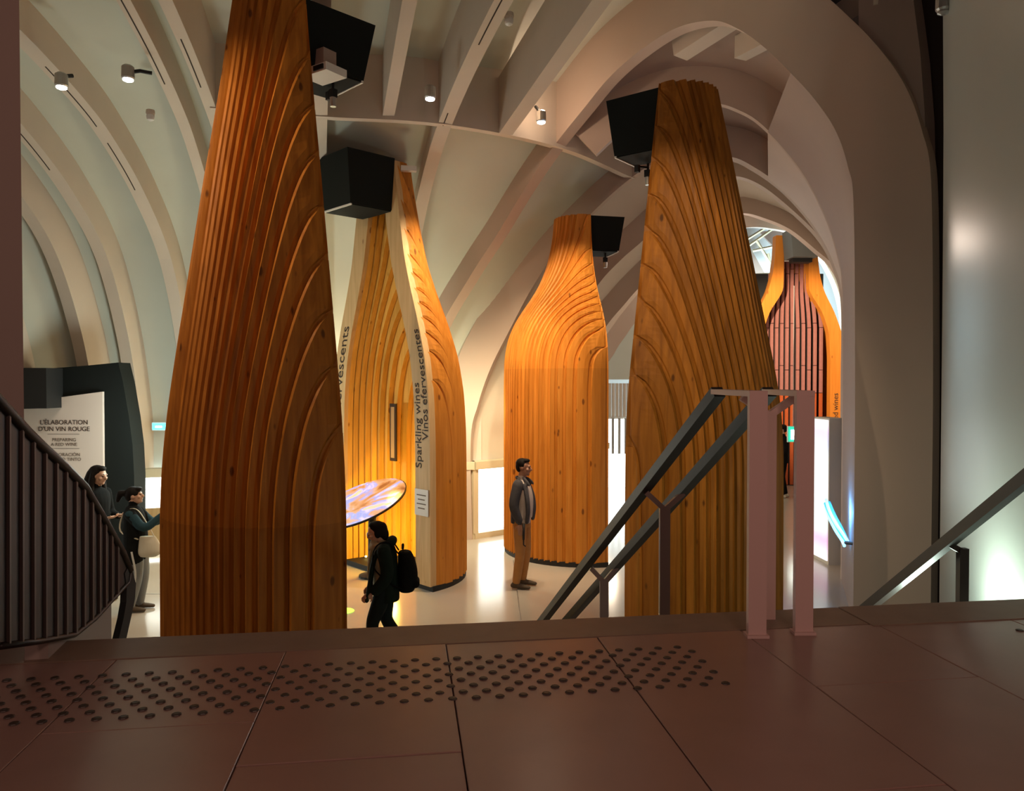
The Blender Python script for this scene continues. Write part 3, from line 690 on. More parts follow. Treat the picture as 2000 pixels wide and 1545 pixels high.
# left balustrade
bp0 = (-1.81, 3.18); bd = (-.22, .97)
bal = thing('stair_balustrade', 'dark bronze balustrade with upright slats at the left of the stairs', 'balustrade', (bp0[0], bp0[1], 0)); ob = bal.location.copy()
top = [(-90, 690), (0, 787), (50, 842), (85, 876), (125, 912), (165, 952), (205, 1020), (240, 1082), (253, 1114)]
bot = [(250, 1138), (222, 1168), (185, 1208), (145, 1240), (80, 1252), (0, 1262), (-90, 1266)]
bn = Vector((bd[1], -bd[0], 0)).normalized()       # towards the stairs (right)
def bpt(x, y): return on_plane(x, y, bp0, bd) - ob
MB().prism([bpt(*p) for p in top + bot], -bn * .05).build('panel', M_bal, bal)
tp = [bpt(*p) for p in top]; mb = MB().tube(tp, .02, 8); mb.build('top_rail', M_bal, bal, smooth=True)
mb = MB().tube([bpt(*p) for p in [(253, 1114)] + bot[:6]], .012, 8); mb.build('lower_edge', M_bal, bal, smooth=True)
for x in (-20, 14, 40, 63, 86, 108, 127, 146, 162, 178, 192, 204, 216, 228):
    yt = float(np.interp(x, [p[0] for p in top], [p[1] for p in top])); yb = float(np.interp(x, [p[0] for p in bot][::-1], [p[1] for p in bot][::-1]))
    hw_ = 1.6; sl = [bpt(x - hw_, float(np.interp(x - hw_, [p[0] for p in top], [p[1] for p in top]))), bpt(x + hw_, float(np.interp(x + hw_, [p[0] for p in top], [p[1] for p in top])))]
    lo_ = [bpt(x + hw_, yb), bpt(x - hw_, yb)]
    MB().prism(sl + lo_, bn * .010).build('slat', M_bal_slat, bal)
# curved newel strip under the end of the balustrade and low stringer wall
cvs = [(247, 1108), (256, 1120), (262, 1142), (260, 1172), (252, 1210), (243, 1250)]; cvi = [(228, 1250), (238, 1208), (243, 1178), (244, 1150), (240, 1122)]
MB().prism([on_plane(x, y, bp0, bd) - ob + Vector((0, .02, 0)) for x, y in cvs + cvi], -bn * .03).build('newel_strip', M_black, bal)
MB().prism([on_plane(x, y, bp0, bd) - ob - bn * .01 for x, y in [(222, 1166), (222, 1300), (100, 1300), (100, 1240), (145, 1240)]], -bn * .08).build('stringer', M_arch_shaded, bal)

# ------------------------------------------------------------------ left exhibit
YE = 10.9
ex = thing('exhibit_wall', 'black exhibit block with slanted curved side under the vault', 'display', at(150, 1140, YE + .3)); oe = ex.location.copy(); oe.z = 0; ex.location = oe
poly = [(20, 722), (105, 719), (170, 714), (231, 708), (240, 745), (252, 815), (259, 870), (262, 930), (262, 1135), (20, 1135)]
MB().prism([at(x, y, YE + .3) - oe for x, y in poly], (0, .35, 0)).build('block', M_hood, ex)
MB().box(at(62, 758, YE + .08) - oe, (.66, .4, .57)).build('projector_box', M_black, ex)
sg = thing('wine_making_sign', 'off white sign about making red wine on the black exhibit', 'sign', at(125, 1000, YE + .24)); os_ = sg.location.copy()
MB().prism([at(x, y, YE + .24) - os_ for x, y in [(40, 799), (105, 797), (118, 794), (118, 776), (200, 765), (203, 1130), (40, 1130)]], (0, .05, 0)).build('board', M_sign, sg)
for s_, size, y, m_ in (("L'ÉLABORATION", .094, 829, M_text), ("D'UN VIN ROUGE", .094, 842, M_text), ('PREPARING', .068, 862, M_text2), ('A RED WINE', .068, 871, M_text2), ('ELABORACIÓN', .068, 891, M_text2), ('DE VINO TINTO', .068, 900, M_text2)):
    text(s_, size, m_, sg, at(125, y, YE + .236) - os_, (PI / 2, 0, 0), 'CENTER')
for y in (848, 876):
    MB().box(at(124, y, YE + .238) - os_, (.46, .004, .006)).build('rule', M_text2, sg)
lamp('SPOT', 'sign_spot', at(150, 700, YE - 1.6) + Vector((0, 0, .9)), 28, (1, .8, .62), at(120, 930, YE + .2), .05, 60)
# safety signs
def light_sign(name, label, px, py, Y, wd, h, col, es):
    t = thing(name, label, 'exit sign', at(px, py, Y)); 
    MB().box((0, .03, 0), (wd + .03, .05, h + .03)).build('case', M_white, t)
    MB().box((0, 0, 0), (wd, .014, h)).build('lit_face', mat(name + '_glow', col, .4, emis=col, es=es), t); return t
t = light_sign('emergency_sign', 'small cyan lit emergency sign beside the nearest left bottle', 314, 833, 12.2, .26, .1, (.1, .75, .95), 2.0)
MB().box((-.03, -.01, -.005), (.1, .006, .02)).build('pictogram', M_bulb, t)
t = light_sign('running_man_sign', 'green lit exit sign beyond the handrail posts', 1550, 848, 17.6, .24, .34, (.02, .5, .32), 1.3)
MB().box((-.03, -.01, -.01), (.07, .006, .22)).build('pictogram', M_bulb, t)
MB().prism([(.04, -.01, -.04), (.1, -.01, -.1), (.1, -.01, .08), (.05, -.01, 0)], (0, -.005, 0)).build('pictogram', M_bulb, t)
MB().tube([(0, .03, .18), (0, .03, 3.4)], .008, 6).build('hanger', M_chrome, t)
# glowing screen
gs = thing('light_screen', 'tall white and pink glowing screen panel beyond the handrail', 'screen', (0, 0, 0))
a = on_level(1586, 1088, .0); b = on_level(1617, 1104, .0); gs.location = (a + b) / 2; og = gs.location.copy()
def grad_mat():
    m = bpy.data.materials.new('pink_white_screen'); m.use_nodes = True; nt = m.node_tree; N = nt.nodes.new; L = nt.links.new; bs = nt.nodes['Principled BSDF']
    tc = N('ShaderNodeTexCoord'); sx = N('ShaderNodeSeparateXYZ'); L(tc.outputs['Object'], sx.inputs[0]); mr = N('ShaderNodeMapRange'); mr.inputs[1].default_value = 0; mr.inputs[2].default_value = 2.3; L(sx.outputs[2], mr.inputs[0])
    cr = N('ShaderNodeValToRGB'); e = cr.color_ramp.elements; e[0].position = 0; e[0].color = (1, .95, 1, 1); e[1].position = 1; e[1].color = (1, 1, 1, 1)
    for p, c in ((.07, (.95, .8, .95, 1)), (.16, (.8, .38, .72, 1)), (.26, (.8, .95, .92, 1)), (.5, (1, 1, 1, 1)), (.72, (.85, .95, .95, 1)), (.82, (.6, .66, .85, 1)), (.9, (.78, .6, .88, 1)), (.95, (1, .95, 1, 1))):
        q = e.new(p); q.color = c
    L(mr.outputs[0], cr.inputs[0]); L(cr.outputs[0], bs.inputs['Emission Color']); bs.inputs['Emission Strength'].default_value = .85; return m
dv = (b - a).normalized(); nv = Vector((-dv.y, dv.x, 0)); nv = -nv if nv.x > 0 else nv; H_ = 2.28
for nm, off, th, m_ in (('case', -.13, .24, mat('screen_case', (.60, .58, .46), .6)), ('screen_face', .0, .02, grad_mat())):
    A_, B_ = a - og + nv * off, b - og + nv * off
    if nm == 'screen_face': A_ += dv * .05; B_ -= dv * .03
    hh = H_ if nm == 'case' else H_ - .03; z0 = 0 if nm == 'case' else .06
    Q = [A_ - nv * th / 2, B_ - nv * th / 2, B_ + nv * th / 2, A_ + nv * th / 2]
    MB().hexa([p + Vector((0, 0, z0)) for p in Q], [p + Vector((0, 0, hh)) for p in Q]).build(nm, m_, gs)
# blue neon
M_blue = mat('blue_neon', (.05, .4, 1), .3, emis=(.03, .35, 1), es=1.6); M_blue2 = mat('pale_blue_neon', (.3, .7, 1), .3, emis=(.25, .65, 1), es=2.2)
nb = thing('neon_tubes', 'curved blue neon tubes fixed to the pillar foot', 'light', at(1650, 1062, 9.4)); onb = nb.location.copy()
for k, pl in enumerate(([(1613, 975), (1620, 998), (1632, 1022), (1646, 1042), (1656, 1058)], [(1612, 990), (1620, 1012), (1632, 1036), (1645, 1056), (1649, 1066)], [(1615, 982), (1626, 1008), (1640, 1034), (1652, 1060)])):
    pts = spline([tuple(at(x, y, 9.9 - .12 * i) - onb) for i, (x, y) in enumerate(pl)], 4)
    MB().tube(pts, .02 if k < 2 else .045, 8).build('tube', M_blue2 if k < 2 else M_blue, nb, smooth=True)
MB().tube([at(1652, 1060, 9.42) - onb, at(1676, 1062, 9.0) - onb], .022, 8).build('arm', M_black, nb)
lamp('POINT', 'neon_glow', at(1640, 1000, 9.6), 18, (.12, .45, 1), size=.08)
gm = tag(MB().lathe([(.001, .004), (.12, .004), (.11, .012), (.001, .014)], n=24).build('floor_light', mat('lime_glow', (.5, 1, .05), .4, emis=(.5, 1, .1), es=1.2)), 'small lime green light disc on the floor by the nearest bottle', 'light'); gm.location = on_level(673, 1194, 0)

# ------------------------------------------------------------------ ceiling fittings
def spot_fit(px, py, Y, arm, energy, col, label, r=.07, tgt=(0, 0, -1), lit=True):
    p = at(px, py, Y); t = thing('spotlight', label, 'spotlight', p, 0, 'ceiling spotlights')
    a = (at(*arm, Y + .1) - p)
    MB().tube([(0, 0, .06), tuple(a * .5 + Vector((0, 0, .05))), tuple(a)], .022, 8).build('arm', M_black, t)
    MB().lathe([(r * .6, .14), (r * .95, .12), (r, .0), (r * .8, -.015)], n=14).build('can', M_chrome, t)
    MB().lathe([(r * .78, -.012), (r * .78, -.03), (r * .3, -.045)], n=14).build('lens', M_bulb if lit else M_chrome, t)
    if energy: lamp('SPOT', 'spot_beam', p + Vector((0, 0, -.1)), energy, col, p + Vector(tgt), .05, 110, .8)
spot_fit(120, 167, 8.6, (142, 148), 90, NEUT, 'lit spotlight on the vault at the far left')
spot_fit(250, 152, 8.6, (297, 143), 90, NEUT, 'lit spotlight on a long arm between two left ribs')
spot_fit(840, 190, 9.3, (838, 168), 70, ROSE, 'lit spotlight in the dark ceiling bay left of centre')
spot_fit(1057, 236, 10.6, (1046, 208), 0, WARM, 'glowing spotlight in the bright ceiling bay')
lamp('POINT', 'bay_glow', at(1060, 232, 10.6) + Vector((0, 0, .12)), 26, (1, .7, .48), size=.05)
spot_fit(1216, 270, 10.8, (1222, 262), 0, WARM, 'small spotlight under the rib beside the right hood', .04)
spot_fit(1843, 18, 6.2, (1836, -10), 0, NEUT, 'chrome spotlight at the top of the glossy wall', .06, lit=False)
for (px, py, Y, lab) in ((294, 231, 9.6, 'white round detector on the vault between left ribs'), (994, 44, 8.3, 'white round detector on the flat ceiling bay')):
    t = thing('detector', lab, 'detector', at(px, py, Y), 0, 'ceiling detectors')
    MB().lathe([(.05, .1), (.055, .06), (.045, .04)], n=14).build('base', M_rib, t)
    MB().lathe([(.045, .04), (.05, .02), (.04, -.02), (.015, -.035)], n=14).build('dome', M_white, t)

# ------------------------------------------------------------------ people
class Body:
    """closed tapered forms fused by a voxel remesh into one continuous figure"""
    def __init__(s): s.mb = MB(); s.smp = []; s.mats = []
    def mi(s, m):
        if m not in s.mats: s.mats.append(m)
        return s.mats.index(m)
    def limb(s, pts, rad, m, n=14, k=6):
        pts = [Vector(p) for p in pts]; P = []; Rr = []
        sp = spline([tuple(p) for p in pts], 4) if len(pts) > 2 else [tuple(pts[0].lerp(pts[-1], t / 6)) for t in range(7)]
        rr = [r if hasattr(r, '__len__') else (r, r) for r in rad]; q = np.linspace(0, len(rr) - 1, len(sp))
        ra = np.interp(q, range(len(rr)), [r[0] for r in rr]); rb = np.interp(q, range(len(rr)), [r[1] for r in rr])
        sp = [Vector(x) for x in sp]; d0 = (sp[0] - sp[1]).normalized(); d1 = (sp[-1] - sp[-2]).normalized()
        pre = [(sp[0] + d0 * min(ra[0], rb[0]) * math.sin(a), math.cos(a)) for a in (1.35, .9, .45)]; post = [(sp[-1] + d1 * min(ra[-1], rb[-1]) * math.sin(a), math.cos(a)) for a in (.45, .9, 1.35)]
        P = [p for p, _ in pre] + sp + [p for p, _ in post]; R2 = [(ra[0] * c, rb[0] * c) for _, c in pre] + list(zip(ra, rb)) + [(ra[-1] * c, rb[-1] * c) for _, c in post]
        s.mb.tube(P, R2, n); i = s.mi(m)
        for p, r in zip(sp, zip(ra, rb)): s.smp.append((p.x, p.y, p.z, max(.006, (r[0] + r[1]) / 2), i))
        return s
    def torso(s, rings, m):   # rings (x, y, z, half width, half depth)
        n = 20; base = len(s.mb.v); i = s.mi(m)
        rr = spline([tuple(r) for r in rings], 4)
        for (x, y, z, a, b) in rr:
            s.mb.v += [(x + a * math.cos(2 * PI * k / n), y + b * math.sin(2 * PI * k / n), z) for k in range(n)]
            for dx in (-.6, 0, .6): s.smp.append((x + a * dx, y, z, b * .95, i))
        for j in range(len(rr) - 1):
            for k in range(n):
                k2 = (k + 1) % n; s.mb.f.append((base + j * n + k, base + j * n + k2, base + (j + 1) * n + k2, base + (j + 1) * n + k))
        s.mb.f.append(tuple(base + k for k in range(n - 1, -1, -1))); s.mb.f.append(tuple(base + (len(rr) - 1) * n + k for k in range(n))); return s
    def ball(s, c, r, m, M=None):
        n = 14; c = Vector(c); base = len(s.mb.v); rows = 9; i = s.mi(m)
        for j in range(rows + 1):
            a = PI * j / rows
            for k in range(n):
                v = Vector((r[0] * math.sin(a) * math.cos(2 * PI * k / n), r[1] * math.sin(a) * math.sin(2 * PI * k / n), r[2] * math.cos(a) )); s.mb.v.append(tuple((M @ v if M else v) + c))
        for j in range(rows):
            for k in range(n):
                k2 = (k + 1) % n; s.mb.f.append((base + j * n + k, base + j * n + k2, base + (j + 1) * n + k2, base + (j + 1) * n + k))
        s.smp.append((*c, max(.006, sum(r) / 3), i)); return s
    def hand(s, wrist, fwd, palm_n, m, curl=.5, thumb=1, L=.18):
        w = Vector(wrist); f = Vector(fwd).normalized(); pn = Vector(palm_n).normalized(); sd = f.cross(pn).normalized() * thumb
        pc = w + f * L * .28
        s.limb([w, w + f * L * .5], [(.026, .018), (.036, .017)], m)
        s.limb([w + f * L * .12 + sd * .02, w + f * L * .45 + sd * .03], [.016, .015], m); s.limb([w + f * L * .15 - sd * .02, w + f * L * .45 - sd * .028], [.016, .015], m)
        for q, ln in zip((.032, .011, -.011, -.031), (.40, .46, .43, .34)):
            p0 = w + f * L * .46 + sd * q; d1 = f; p1 = p0 + d1 * L * ln * .45; d2 = (f * math.cos(curl) + pn * math.sin(curl)); p2 = p1 + d2 * L * ln * .32; d3 = f * math.cos(curl * 2) + pn * math.sin(curl * 2); p3 = p2 + d3 * L * ln * .24
            s.limb([p0, p1, p2, p3], [.0095, .009, .0085, .0075], m, n=8)
        t0 = w + f * L * .14 + sd * .028; t1 = t0 + (f * .55 + sd * .7 + pn * .2).normalized() * .045; t2 = t1 + (f * .9 + sd * .2 + pn * .35).normalized() * .04
        s.limb([t0, t1, t2], [.013, .011, .009], m, n=8); return s
    def head(s, c, fwd, skin, dark, up=(0, 0, 1), k=1.0, lips=None):
        c = Vector(c); f = Vector(fwd).normalized(); u = Vector(up); u = (u - f * u.dot(f)).normalized(); r = f.cross(u)
        Mx = Matrix((r, f, u)).transposed()
        W = lambda x, y, z: c + (r * x + f * y + u * z) * k
        s.ball(W(0, -.012, .03), (.074 * k, .094 * k, .088 * k), skin, Mx); s.ball(W(0, .018, -.04), (.058 * k, .066 * k, .075 * k), skin, Mx)
        s.ball(W(0, .06, -.085), (.026 * k, .024 * k, .022 * k), skin, Mx)
        s.limb([W(0, .082, .018), W(0, .104, -.022)], [.010 * k, .017 * k], skin, 8); s.limb([W(-.035, .078, .025), W(.035, .078, .025)], [.013 * k, .013 * k], skin, 8)
        for q in (-1, 1):
            s.ball(W(q * .074, -.008, .0), (.010 * k, .020 * k, .030 * k), skin, Mx); s.ball(W(q * .030, .083, .008), (.011 * k, .006 * k, .006 * k), dark, Mx); s.ball(W(q * .045, .065, -.02), (.022 * k, .02 * k, .02 * k), skin, Mx)
            s.limb([W(q * .016, .092, .03), W(q * .046, .08, .032)], [.005 * k, .004 * k], dark, 6)
        s.ball(W(0, .083, -.053), (.024 * k, .012 * k, .009 * k), lips or skin, Mx); return s
    def build(s, name, parent, voxel=.009, smooth_it=3):
        me = s.mb.mesh(name, None, fix=True); o = bpy.data.objects.new(name, me); C.objects.link(o)
        r = o.modifiers.new('r', 'REMESH'); r.mode = 'VOXEL'; r.voxel_size = voxel; r.use_smooth_shade = True
        if smooth_it:
            q = o.modifiers.new('s', 'SMOOTH'); q.factor = .5; q.iterations = smooth_it
        bpy.context.view_layer.update()
        me2 = bpy.data.meshes.new_from_object(o.evaluated_get(bpy.context.evaluated_depsgraph_get())); o.modifiers.clear(); o.data = me2; me2.name = name
        me2.materials.clear()
        for m in s.mats: me2.materials.append(m)
        S = np.array(s.smp); n = len(me2.polygons); ce = np.empty(n * 3, np.float32); me2.polygons.foreach_get('center', ce); ce = ce.reshape(-1, 3); idx = np.zeros(n, np.int32)
        for i in range(0, n, 2000):
            d = np.linalg.norm(ce[i:i + 2000, None, :] - S[None, :, :3], axis=2) - S[None, :, 3]; idx[i:i + 2000] = S[d.argmin(1), 4].astype(np.int32)
        me2.polygons.foreach_set('material_index', idx); me2.polygons.foreach_set('use_smooth', [True] * n)
        o.parent = parent; return o
def shell(name, m, parent, fn, voxel=.012):
    b = Body(); fn(b, m); return b.build(name, parent, voxel, 2)

M_skin = mat('skin_tan', (.36, .19, .12), .55); M_skin2 = mat('skin_light', (.52, .32, .22), .55)
M_eye = mat('dark_features', (.02, .012, .01), .5); M_hair = mat('black_hair', (.008, .006, .005), .7, spec=.15)
M_jkt = mat('charcoal_jacket', (.045, .045, .052), .8, var=.3, scale=30); M_shirt = mat('pale_shirt', (.50, .44, .40), .8, var=.12, scale=40)
M_chino = mat('ochre_trousers', (.42, .20, .055), .85, var=.15, scale=12); M_shoe = mat('olive_suede_shoe', (.07, .05, .03), .8); M_sole = mat('shoe_sole', (.12, .1, .08), .8)
M_blk = mat('black_cloth', (.008, .009, .009), .95, var=.3, scale=20, spec=.1); M_grn = mat('dark_green_coat', (.009, .018, .013), .9, var=.3, scale=20, spec=.15); M_jean = mat('dark_jeans', (.012, .02, .02), .9, spec=.15)
M_scarf = mat('olive_scarf', (.36, .33, .20), .85); M_grey = mat('grey_sweatpants', (.16, .18, .19), .85); M_teal = mat('teal_sleeve', (.02, .05, .065), .9, spec=.15); M_stripe = mat('white_stripe', (.6, .62, .6), .8)
M_bag = mat('cream_bag', (.55, .53, .42), .8)

def legs(b, hip, kneeL, ankL, toeL, kneeR, ankR, toeR, m, shoe, loose=1.0, hw=.09):
    for sg, kn, an, to in ((-1, kneeL, ankL, toeL), (1, kneeR, ankR, toeR)):
        h = Vector((hip[0] + sg * hw, hip[1], hip[2])); kn, an, to = Vector(kn), Vector(an), Vector(to)
        b.limb([h, h.lerp(kn, .5), kn, kn.lerp(an, .5), an + Vector((0, 0, .02))], [.098 * loose, .088 * loose, .068 * loose, .064 * loose, .056 * loose], m)
        d = (to - an); d.z = 0; d.normalize(); hz = an.z - .045
        b.limb([an, Vector((an.x, an.y, hz + .01)) - d * .03], [.046, .042], shoe); b.limb([Vector((an.x, an.y, hz - .002)) - d * .05, Vector((an.x, an.y, hz - .004)) + d * .08, Vector((an.x, an.y, hz - .014)) + d * .18], [(.040, .036), (.046, .034), (.036, .024)], shoe)
# --- standing man (faces right), feet at (1022,1150)
pm = on_level(1020, 1146, 0)
man = thing('person', 'standing man in charcoal jacket, pale shirt and ochre trousers beside the centre bottle', 'person', (pm.x, pm.y, 0), -PI / 2 - .28)
b = Body()      # local +y is the direction he faces
legs(b, (0, -.01, .93), (-.10, .03, .50), (-.10, -.02, .09), (-.10, .2, .09), (.11, .0, .50), (.12, -.05, .09), (.14, .2, .09), M_chino, M_shoe, 1.0)
b.torso([(0, -.01, .84, .16, .115), (0, -.01, .93, .172, .125), (0, 0, 1.02, .165, .12)], M_chino)
b.torso([(0, .01, .97, .17, .128), (0, .02, 1.1, .165, .13), (0, .02, 1.25, .175, .128), (0, .005, 1.38, .18, .115), (0, -.01, 1.45, .13, .085), (0, -.01, 1.5, .06, .06)], M_shirt)
b.limb([(0, -.015, 1.46), (0, .0, 1.57)], [.058, .054], M_skin)
b.head((0, .025, 1.655), (0, 1, -.02), M_skin, M_eye)
for sg in (-1, 1):
    b.limb([(sg * .175, -.01, 1.425), (sg * .235, -.05, 1.16), (sg * .21, .02, .93)], [.062, .05, .036], M_jkt)
    b.hand((sg * .21, .02, .915), (0, .12, -1), (-sg, 0, 0), M_skin, .35, 1 if sg < 0 else -1)
b.build('body', man)
def man_jacket(b, m):
    for sg in (-1, 1):
        b.limb([(sg * .15, -.02, 1.455), (sg * .19, -.012, 1.425), (sg * .25, -.05, 1.17), (sg * .22, .01, .965)], [.06, .078, .068, .056], m)
        # front panels hanging open
        b.limb([(sg * .10, .06, 1.42), (sg * .145, .11, 1.25), (sg * .155, .125, 1.08), (sg * .16, .11, .93)], [(.05, .03), (.06, .03), (.06, .03), (.05, .025)], m)
        b.limb([(sg * .045, .03, 1.52), (sg * .085, .085, 1.475), (sg * .10, .125, 1.43)], [.02, .024, .018], m)
    b.torso([(0, -.07, .90, .17, .085), (0, -.065, 1.0, .175, .09), (0, -.05, 1.15, .185, .095), (0, -.045, 1.3, .195, .10), (0, -.045, 1.42, .18, .085), (0, -.04, 1.47, .12, .06)], m)
    b.limb([(-.06, -.03, 1.50), (0, -.075, 1.52), (.06, -.03, 1.50)], [.025, .028, .025], m)
shell('jacket', M_jkt, man, man_jacket)
def short_hair(b, m, c=(0, .025, 1.655), k=1.0):
    x, y, z = c
    b.ball((x, y - .03 * k, z + .062 * k), (.080 * k, .09 * k, .075 * k), m); b.ball((x, y - .065 * k, z + .02 * k), (.072 * k, .055 * k, .085 * k), m); b.ball((x, y + .03 * k, z + .10 * k), (.06 * k, .055 * k, .03 * k), m)
    for sg in (-1, 1): b.ball((x + sg * .07 * k, y - .01, z + .045 * k), (.012 * k, .03 * k, .045 * k), m)
shell('hair', M_hair, man, short_hair, .008)
um = MB().tube([(0, 0, .12), (0, 0, -.1)], [.02, .016], 8).tube([(0, 0, -.1), (0, .0, -.17), (0, .03, -.19)], .009, 6); um_o = um.build('umbrella', M_black, smooth=True)
um_o.parent = None; um_o.matrix_world = man.matrix_world
um_o.location = Matrix.Translation((pm.x, pm.y, 0)) @ Matrix.Rotation(-PI / 2 - .28, 4, 'Z') @ Vector((.205, .075, .80)); um_o.rotation_euler = (0, 0, -PI / 2 - .28)
tag(um_o, 'small folded black umbrella in the hand of the standing man', 'umbrella')

# --- walking woman with backpack (faces left)
Yw = 7.75; pw = at(752, 1400, Yw)
HW = (CZ - (1020 - 745) / F * Yw); kw = HW / 1.70
wom = thing('person', 'woman in dark green coat with bowed head and scarf walking left', 'person', (pw.x, pw.y, 0), PI / 2 + .12); wom.scale = (kw, kw, kw)
b = Body()
legs(b, (0, 0, .90), (-.1, .14, .50), (-.1, .10, .09), (-.1, .3, .09), (.1, -.02, .49), (.1, -.24, .13), (.1, -.04, .09), M_jean, M_shoe, 1.12)
b.torso([(0, 0, .80, .165, .125), (0, 0, .9, .18, .14), (0, .0, 1.0, .17, .13)], M_jean)
b.torso([(0, .01, .95, .17, .13), (0, .02, 1.1, .165, .13), (0, .02, 1.25, .18, .13), (0, .0, 1.36, .175, .115), (0, .0, 1.42, .12, .085)], M_scarf)
b.limb([(0, .0, 1.40), (0, .05, 1.50)], [.06, .055], M_skin2)
b.head((0, .105, 1.575), (0, 1, -.42), M_skin2, M_eye)
for sg in (-1, 1):
    b.limb([(sg * .17, .0, 1.36), (sg * .23, -.04, 1.12), (sg * .20, .10, .92)], [.06, .052, .04], M_grn)
    b.hand((sg * .19, .14, .90), (0, .7, -.6), (-sg, 0, -.2), M_skin2, .5, 1 if sg < 0 else -1)
b.build('body', wom)
def coat(b, m):
    for sg in (-1, 1):
        b.limb([(sg * .14, -.01, 1.40), (sg * .18, .0, 1.37), (sg * .245, -.04, 1.12), (sg * .215, .09, .93)], [.07, .085, .078, .066], m)
        b.limb([(sg * .10, .08, 1.36), (sg * .14, .135, 1.2), (sg * .15, .16, 1.02), (sg * .17, .2, .80)], [(.06, .03), (.07, .03), (.07, .03), (.06, .025)], m)
    b.torso([(0, -.05, .76, .20, .13), (0, -.045, .9, .205, .13), (0, -.04, 1.1, .20, .12), (0, -.04, 1.3, .20, .11), (0, -.04, 1.4, .15, .085)], m)
    b.limb([(-.09, -.02, 1.44), (-.05, -.09, 1.47), (.05, -.09, 1.47), (.09, -.02, 1.44)], [.045, .055, .055, .045], m)
shell('coat', M_grn, wom, coat)
def scarf(b, m):
    b.limb([(-.085, .03, 1.43), (-.05, .11, 1.42), (.05, .11, 1.42), (.085, .03, 1.43)], [.04, .05, .05, .04], m); b.limb([(0, .12, 1.46), (0, .14, 1.40)], [.05, .05], m); b.limb([(.05, .15, 1.38), (.07, .19, 1.2), (.08, .20, 1.0)], [(.03, .02), (.03, .015), (.03, .015)], m)
shell('scarf', M_scarf, wom, scarf)
def bob(b, m):
    b.ball((0, .085, 1.635), (.088, .10, .08), m); b.ball((0, .03, 1.60), (.085, .07, .10), m); b.ball((0, .0, 1.55), (.07, .055, .08), m); b.ball((0, .14, 1.668), (.07, .05, .035), m)
    for sg in (-1, 1): b.ball((sg * .075, .075, 1.575), (.02, .045, .06), m)
shell('hair', M_hair, wom, bob, .009)
gls = MB().tube([(-.065, .15, 1.575), (-.055, .205, 1.56), (0, .212, 1.556), (.055, .205, 1.56), (.065, .15, 1.575)], .004, 6)
for sg in (-1, 1): gls.tube([(sg * .032 + .024 * math.cos(a), .205, 1.552 + .02 * math.sin(a)) for a in np.linspace(0, 2 * PI, 13)], .0035, 5)
gls.build('glasses', M_chrome, wom)
bk = thing('backpack', 'black backpack on the back of the woman walking left', 'backpack', (pw.x, pw.y, 0), PI / 2 + .12); bk.scale = (kw, kw, kw)
def pack(b, m):
    b.torso([(0, -.26, .86, .13, .09), (0, -.275, .95, .16, .115), (0, -.275, 1.1, .165, .12), (0, -.26, 1.25, .15, .10), (0, -.24, 1.34, .11, .075)], m)
    b.limb([(-.1, -.37, .96), (.1, -.37, .96)], [.05, .05], m); b.limb([(-.05, -.22, 1.38), (0, -.22, 1.42), (.05, -.22, 1.38)], [.018] * 3, m)
shell('pack', M_blk, bk, pack)
for sg in (-1, 1): MB().tube(spline([(sg * .10, -.17, 1.33), (sg * .115, -.05, 1.475), (sg * .12, .10, 1.42), (sg * .19, .12, 1.2), (sg * .20, -.08, 1.0), (sg * .13, -.2, .92)], 5), [(.022, .008)] * 26, 8).build('strap', M_blk, bk)

# --- woman photographing (faces right), feet ~ (270,1195)
p2 = on_level(268, 1192, 0); k2 = (CZ - (954 - 745) / F * p2.y) / 1.66
w2 = thing('person', 'woman in black gilet and grey striped trousers raising her hands to take a photo', 'person', (p2.x, p2.y, 0), -PI / 2 + .15); w2.scale = (k2, k2, k2)
b = Body()
legs(b, (0, 0, .88), (-.09, .05, .48), (-.09, .0, .09), (-.09, .2, .09), (.09, .02, .48), (.1, -.06, .09), (.1, .14, .09), M_grey, M_shoe, 1.18)
b.torso([(0, 0, .80, .17, .13), (0, 0, .9, .18, .14), (0, 0, 1.0, .17, .13)], M_grey)
b.torso([(0, -.01, .80, .20, .165), (0, -.015, .95, .195, .16), (0, -.02, 1.12, .185, .15), (0, -.03, 1.27, .185, .135), (0, -.04, 1.36, .16, .11), (0, -.045, 1.42, .09, .08)], M_blk)
b.limb([(0, -.045, 1.38), (0, -.04, 1.48)], [.058, .054], M_skin2)
b.head((0, -.015, 1.555), (0, 1, .18), M_skin2, M_eye)
for sg in (-1, 1):
    b.limb([(sg * .16, -.03, 1.33), (sg * .2, .16, 1.16), (sg * .10, .36, 1.30)], [.072, .06, .045], M_teal)
    b.limb([(sg * .10, .36, 1.30), (sg * .075, .42, 1.345)], [.034, .03], M_skin2)
    b.hand((sg * .07, .43, 1.35), (-sg * .1, .55, .8), (-sg * .6, .3, -.3), M_skin2, .5, -1 if sg < 0 else 1)
b.build('body', w2)
def pony(b, m):
    b.ball((0, -.04, 1.60), (.086, .10, .088), m); b.ball((0, -.085, 1.56), (.075, .06, .08), m); b.ball((0, .03, 1.652), (.06, .05, .03), m); b.limb([(0, -.13, 1.6), (0, -.2, 1.585), (0, -.235, 1.50)], [.035, .05, .03], m)
shell('hair', M_hair, w2, pony, .01)
for sg in (-1, 1):
    MB().tube(spline([(sg * .205, .0, .84), (sg * .185, .04, .5), (sg * .165, -.02 if sg < 0 else -.05, .14)], 5), [(.006, .014)] * 11, 6).build('stripe', M_stripe, w2)
Rm = Matrix.Translation((p2.x, p2.y, 0)) @ Matrix.Rotation(-PI / 2 + .15, 4, 'Z') @ Matrix.Scale(k2, 4)
ph = thing('smartphone', 'dark smartphone held up by the woman taking a photo', 'phone', Rm @ Vector((0, .53, 1.48)), -PI / 2 + .15)
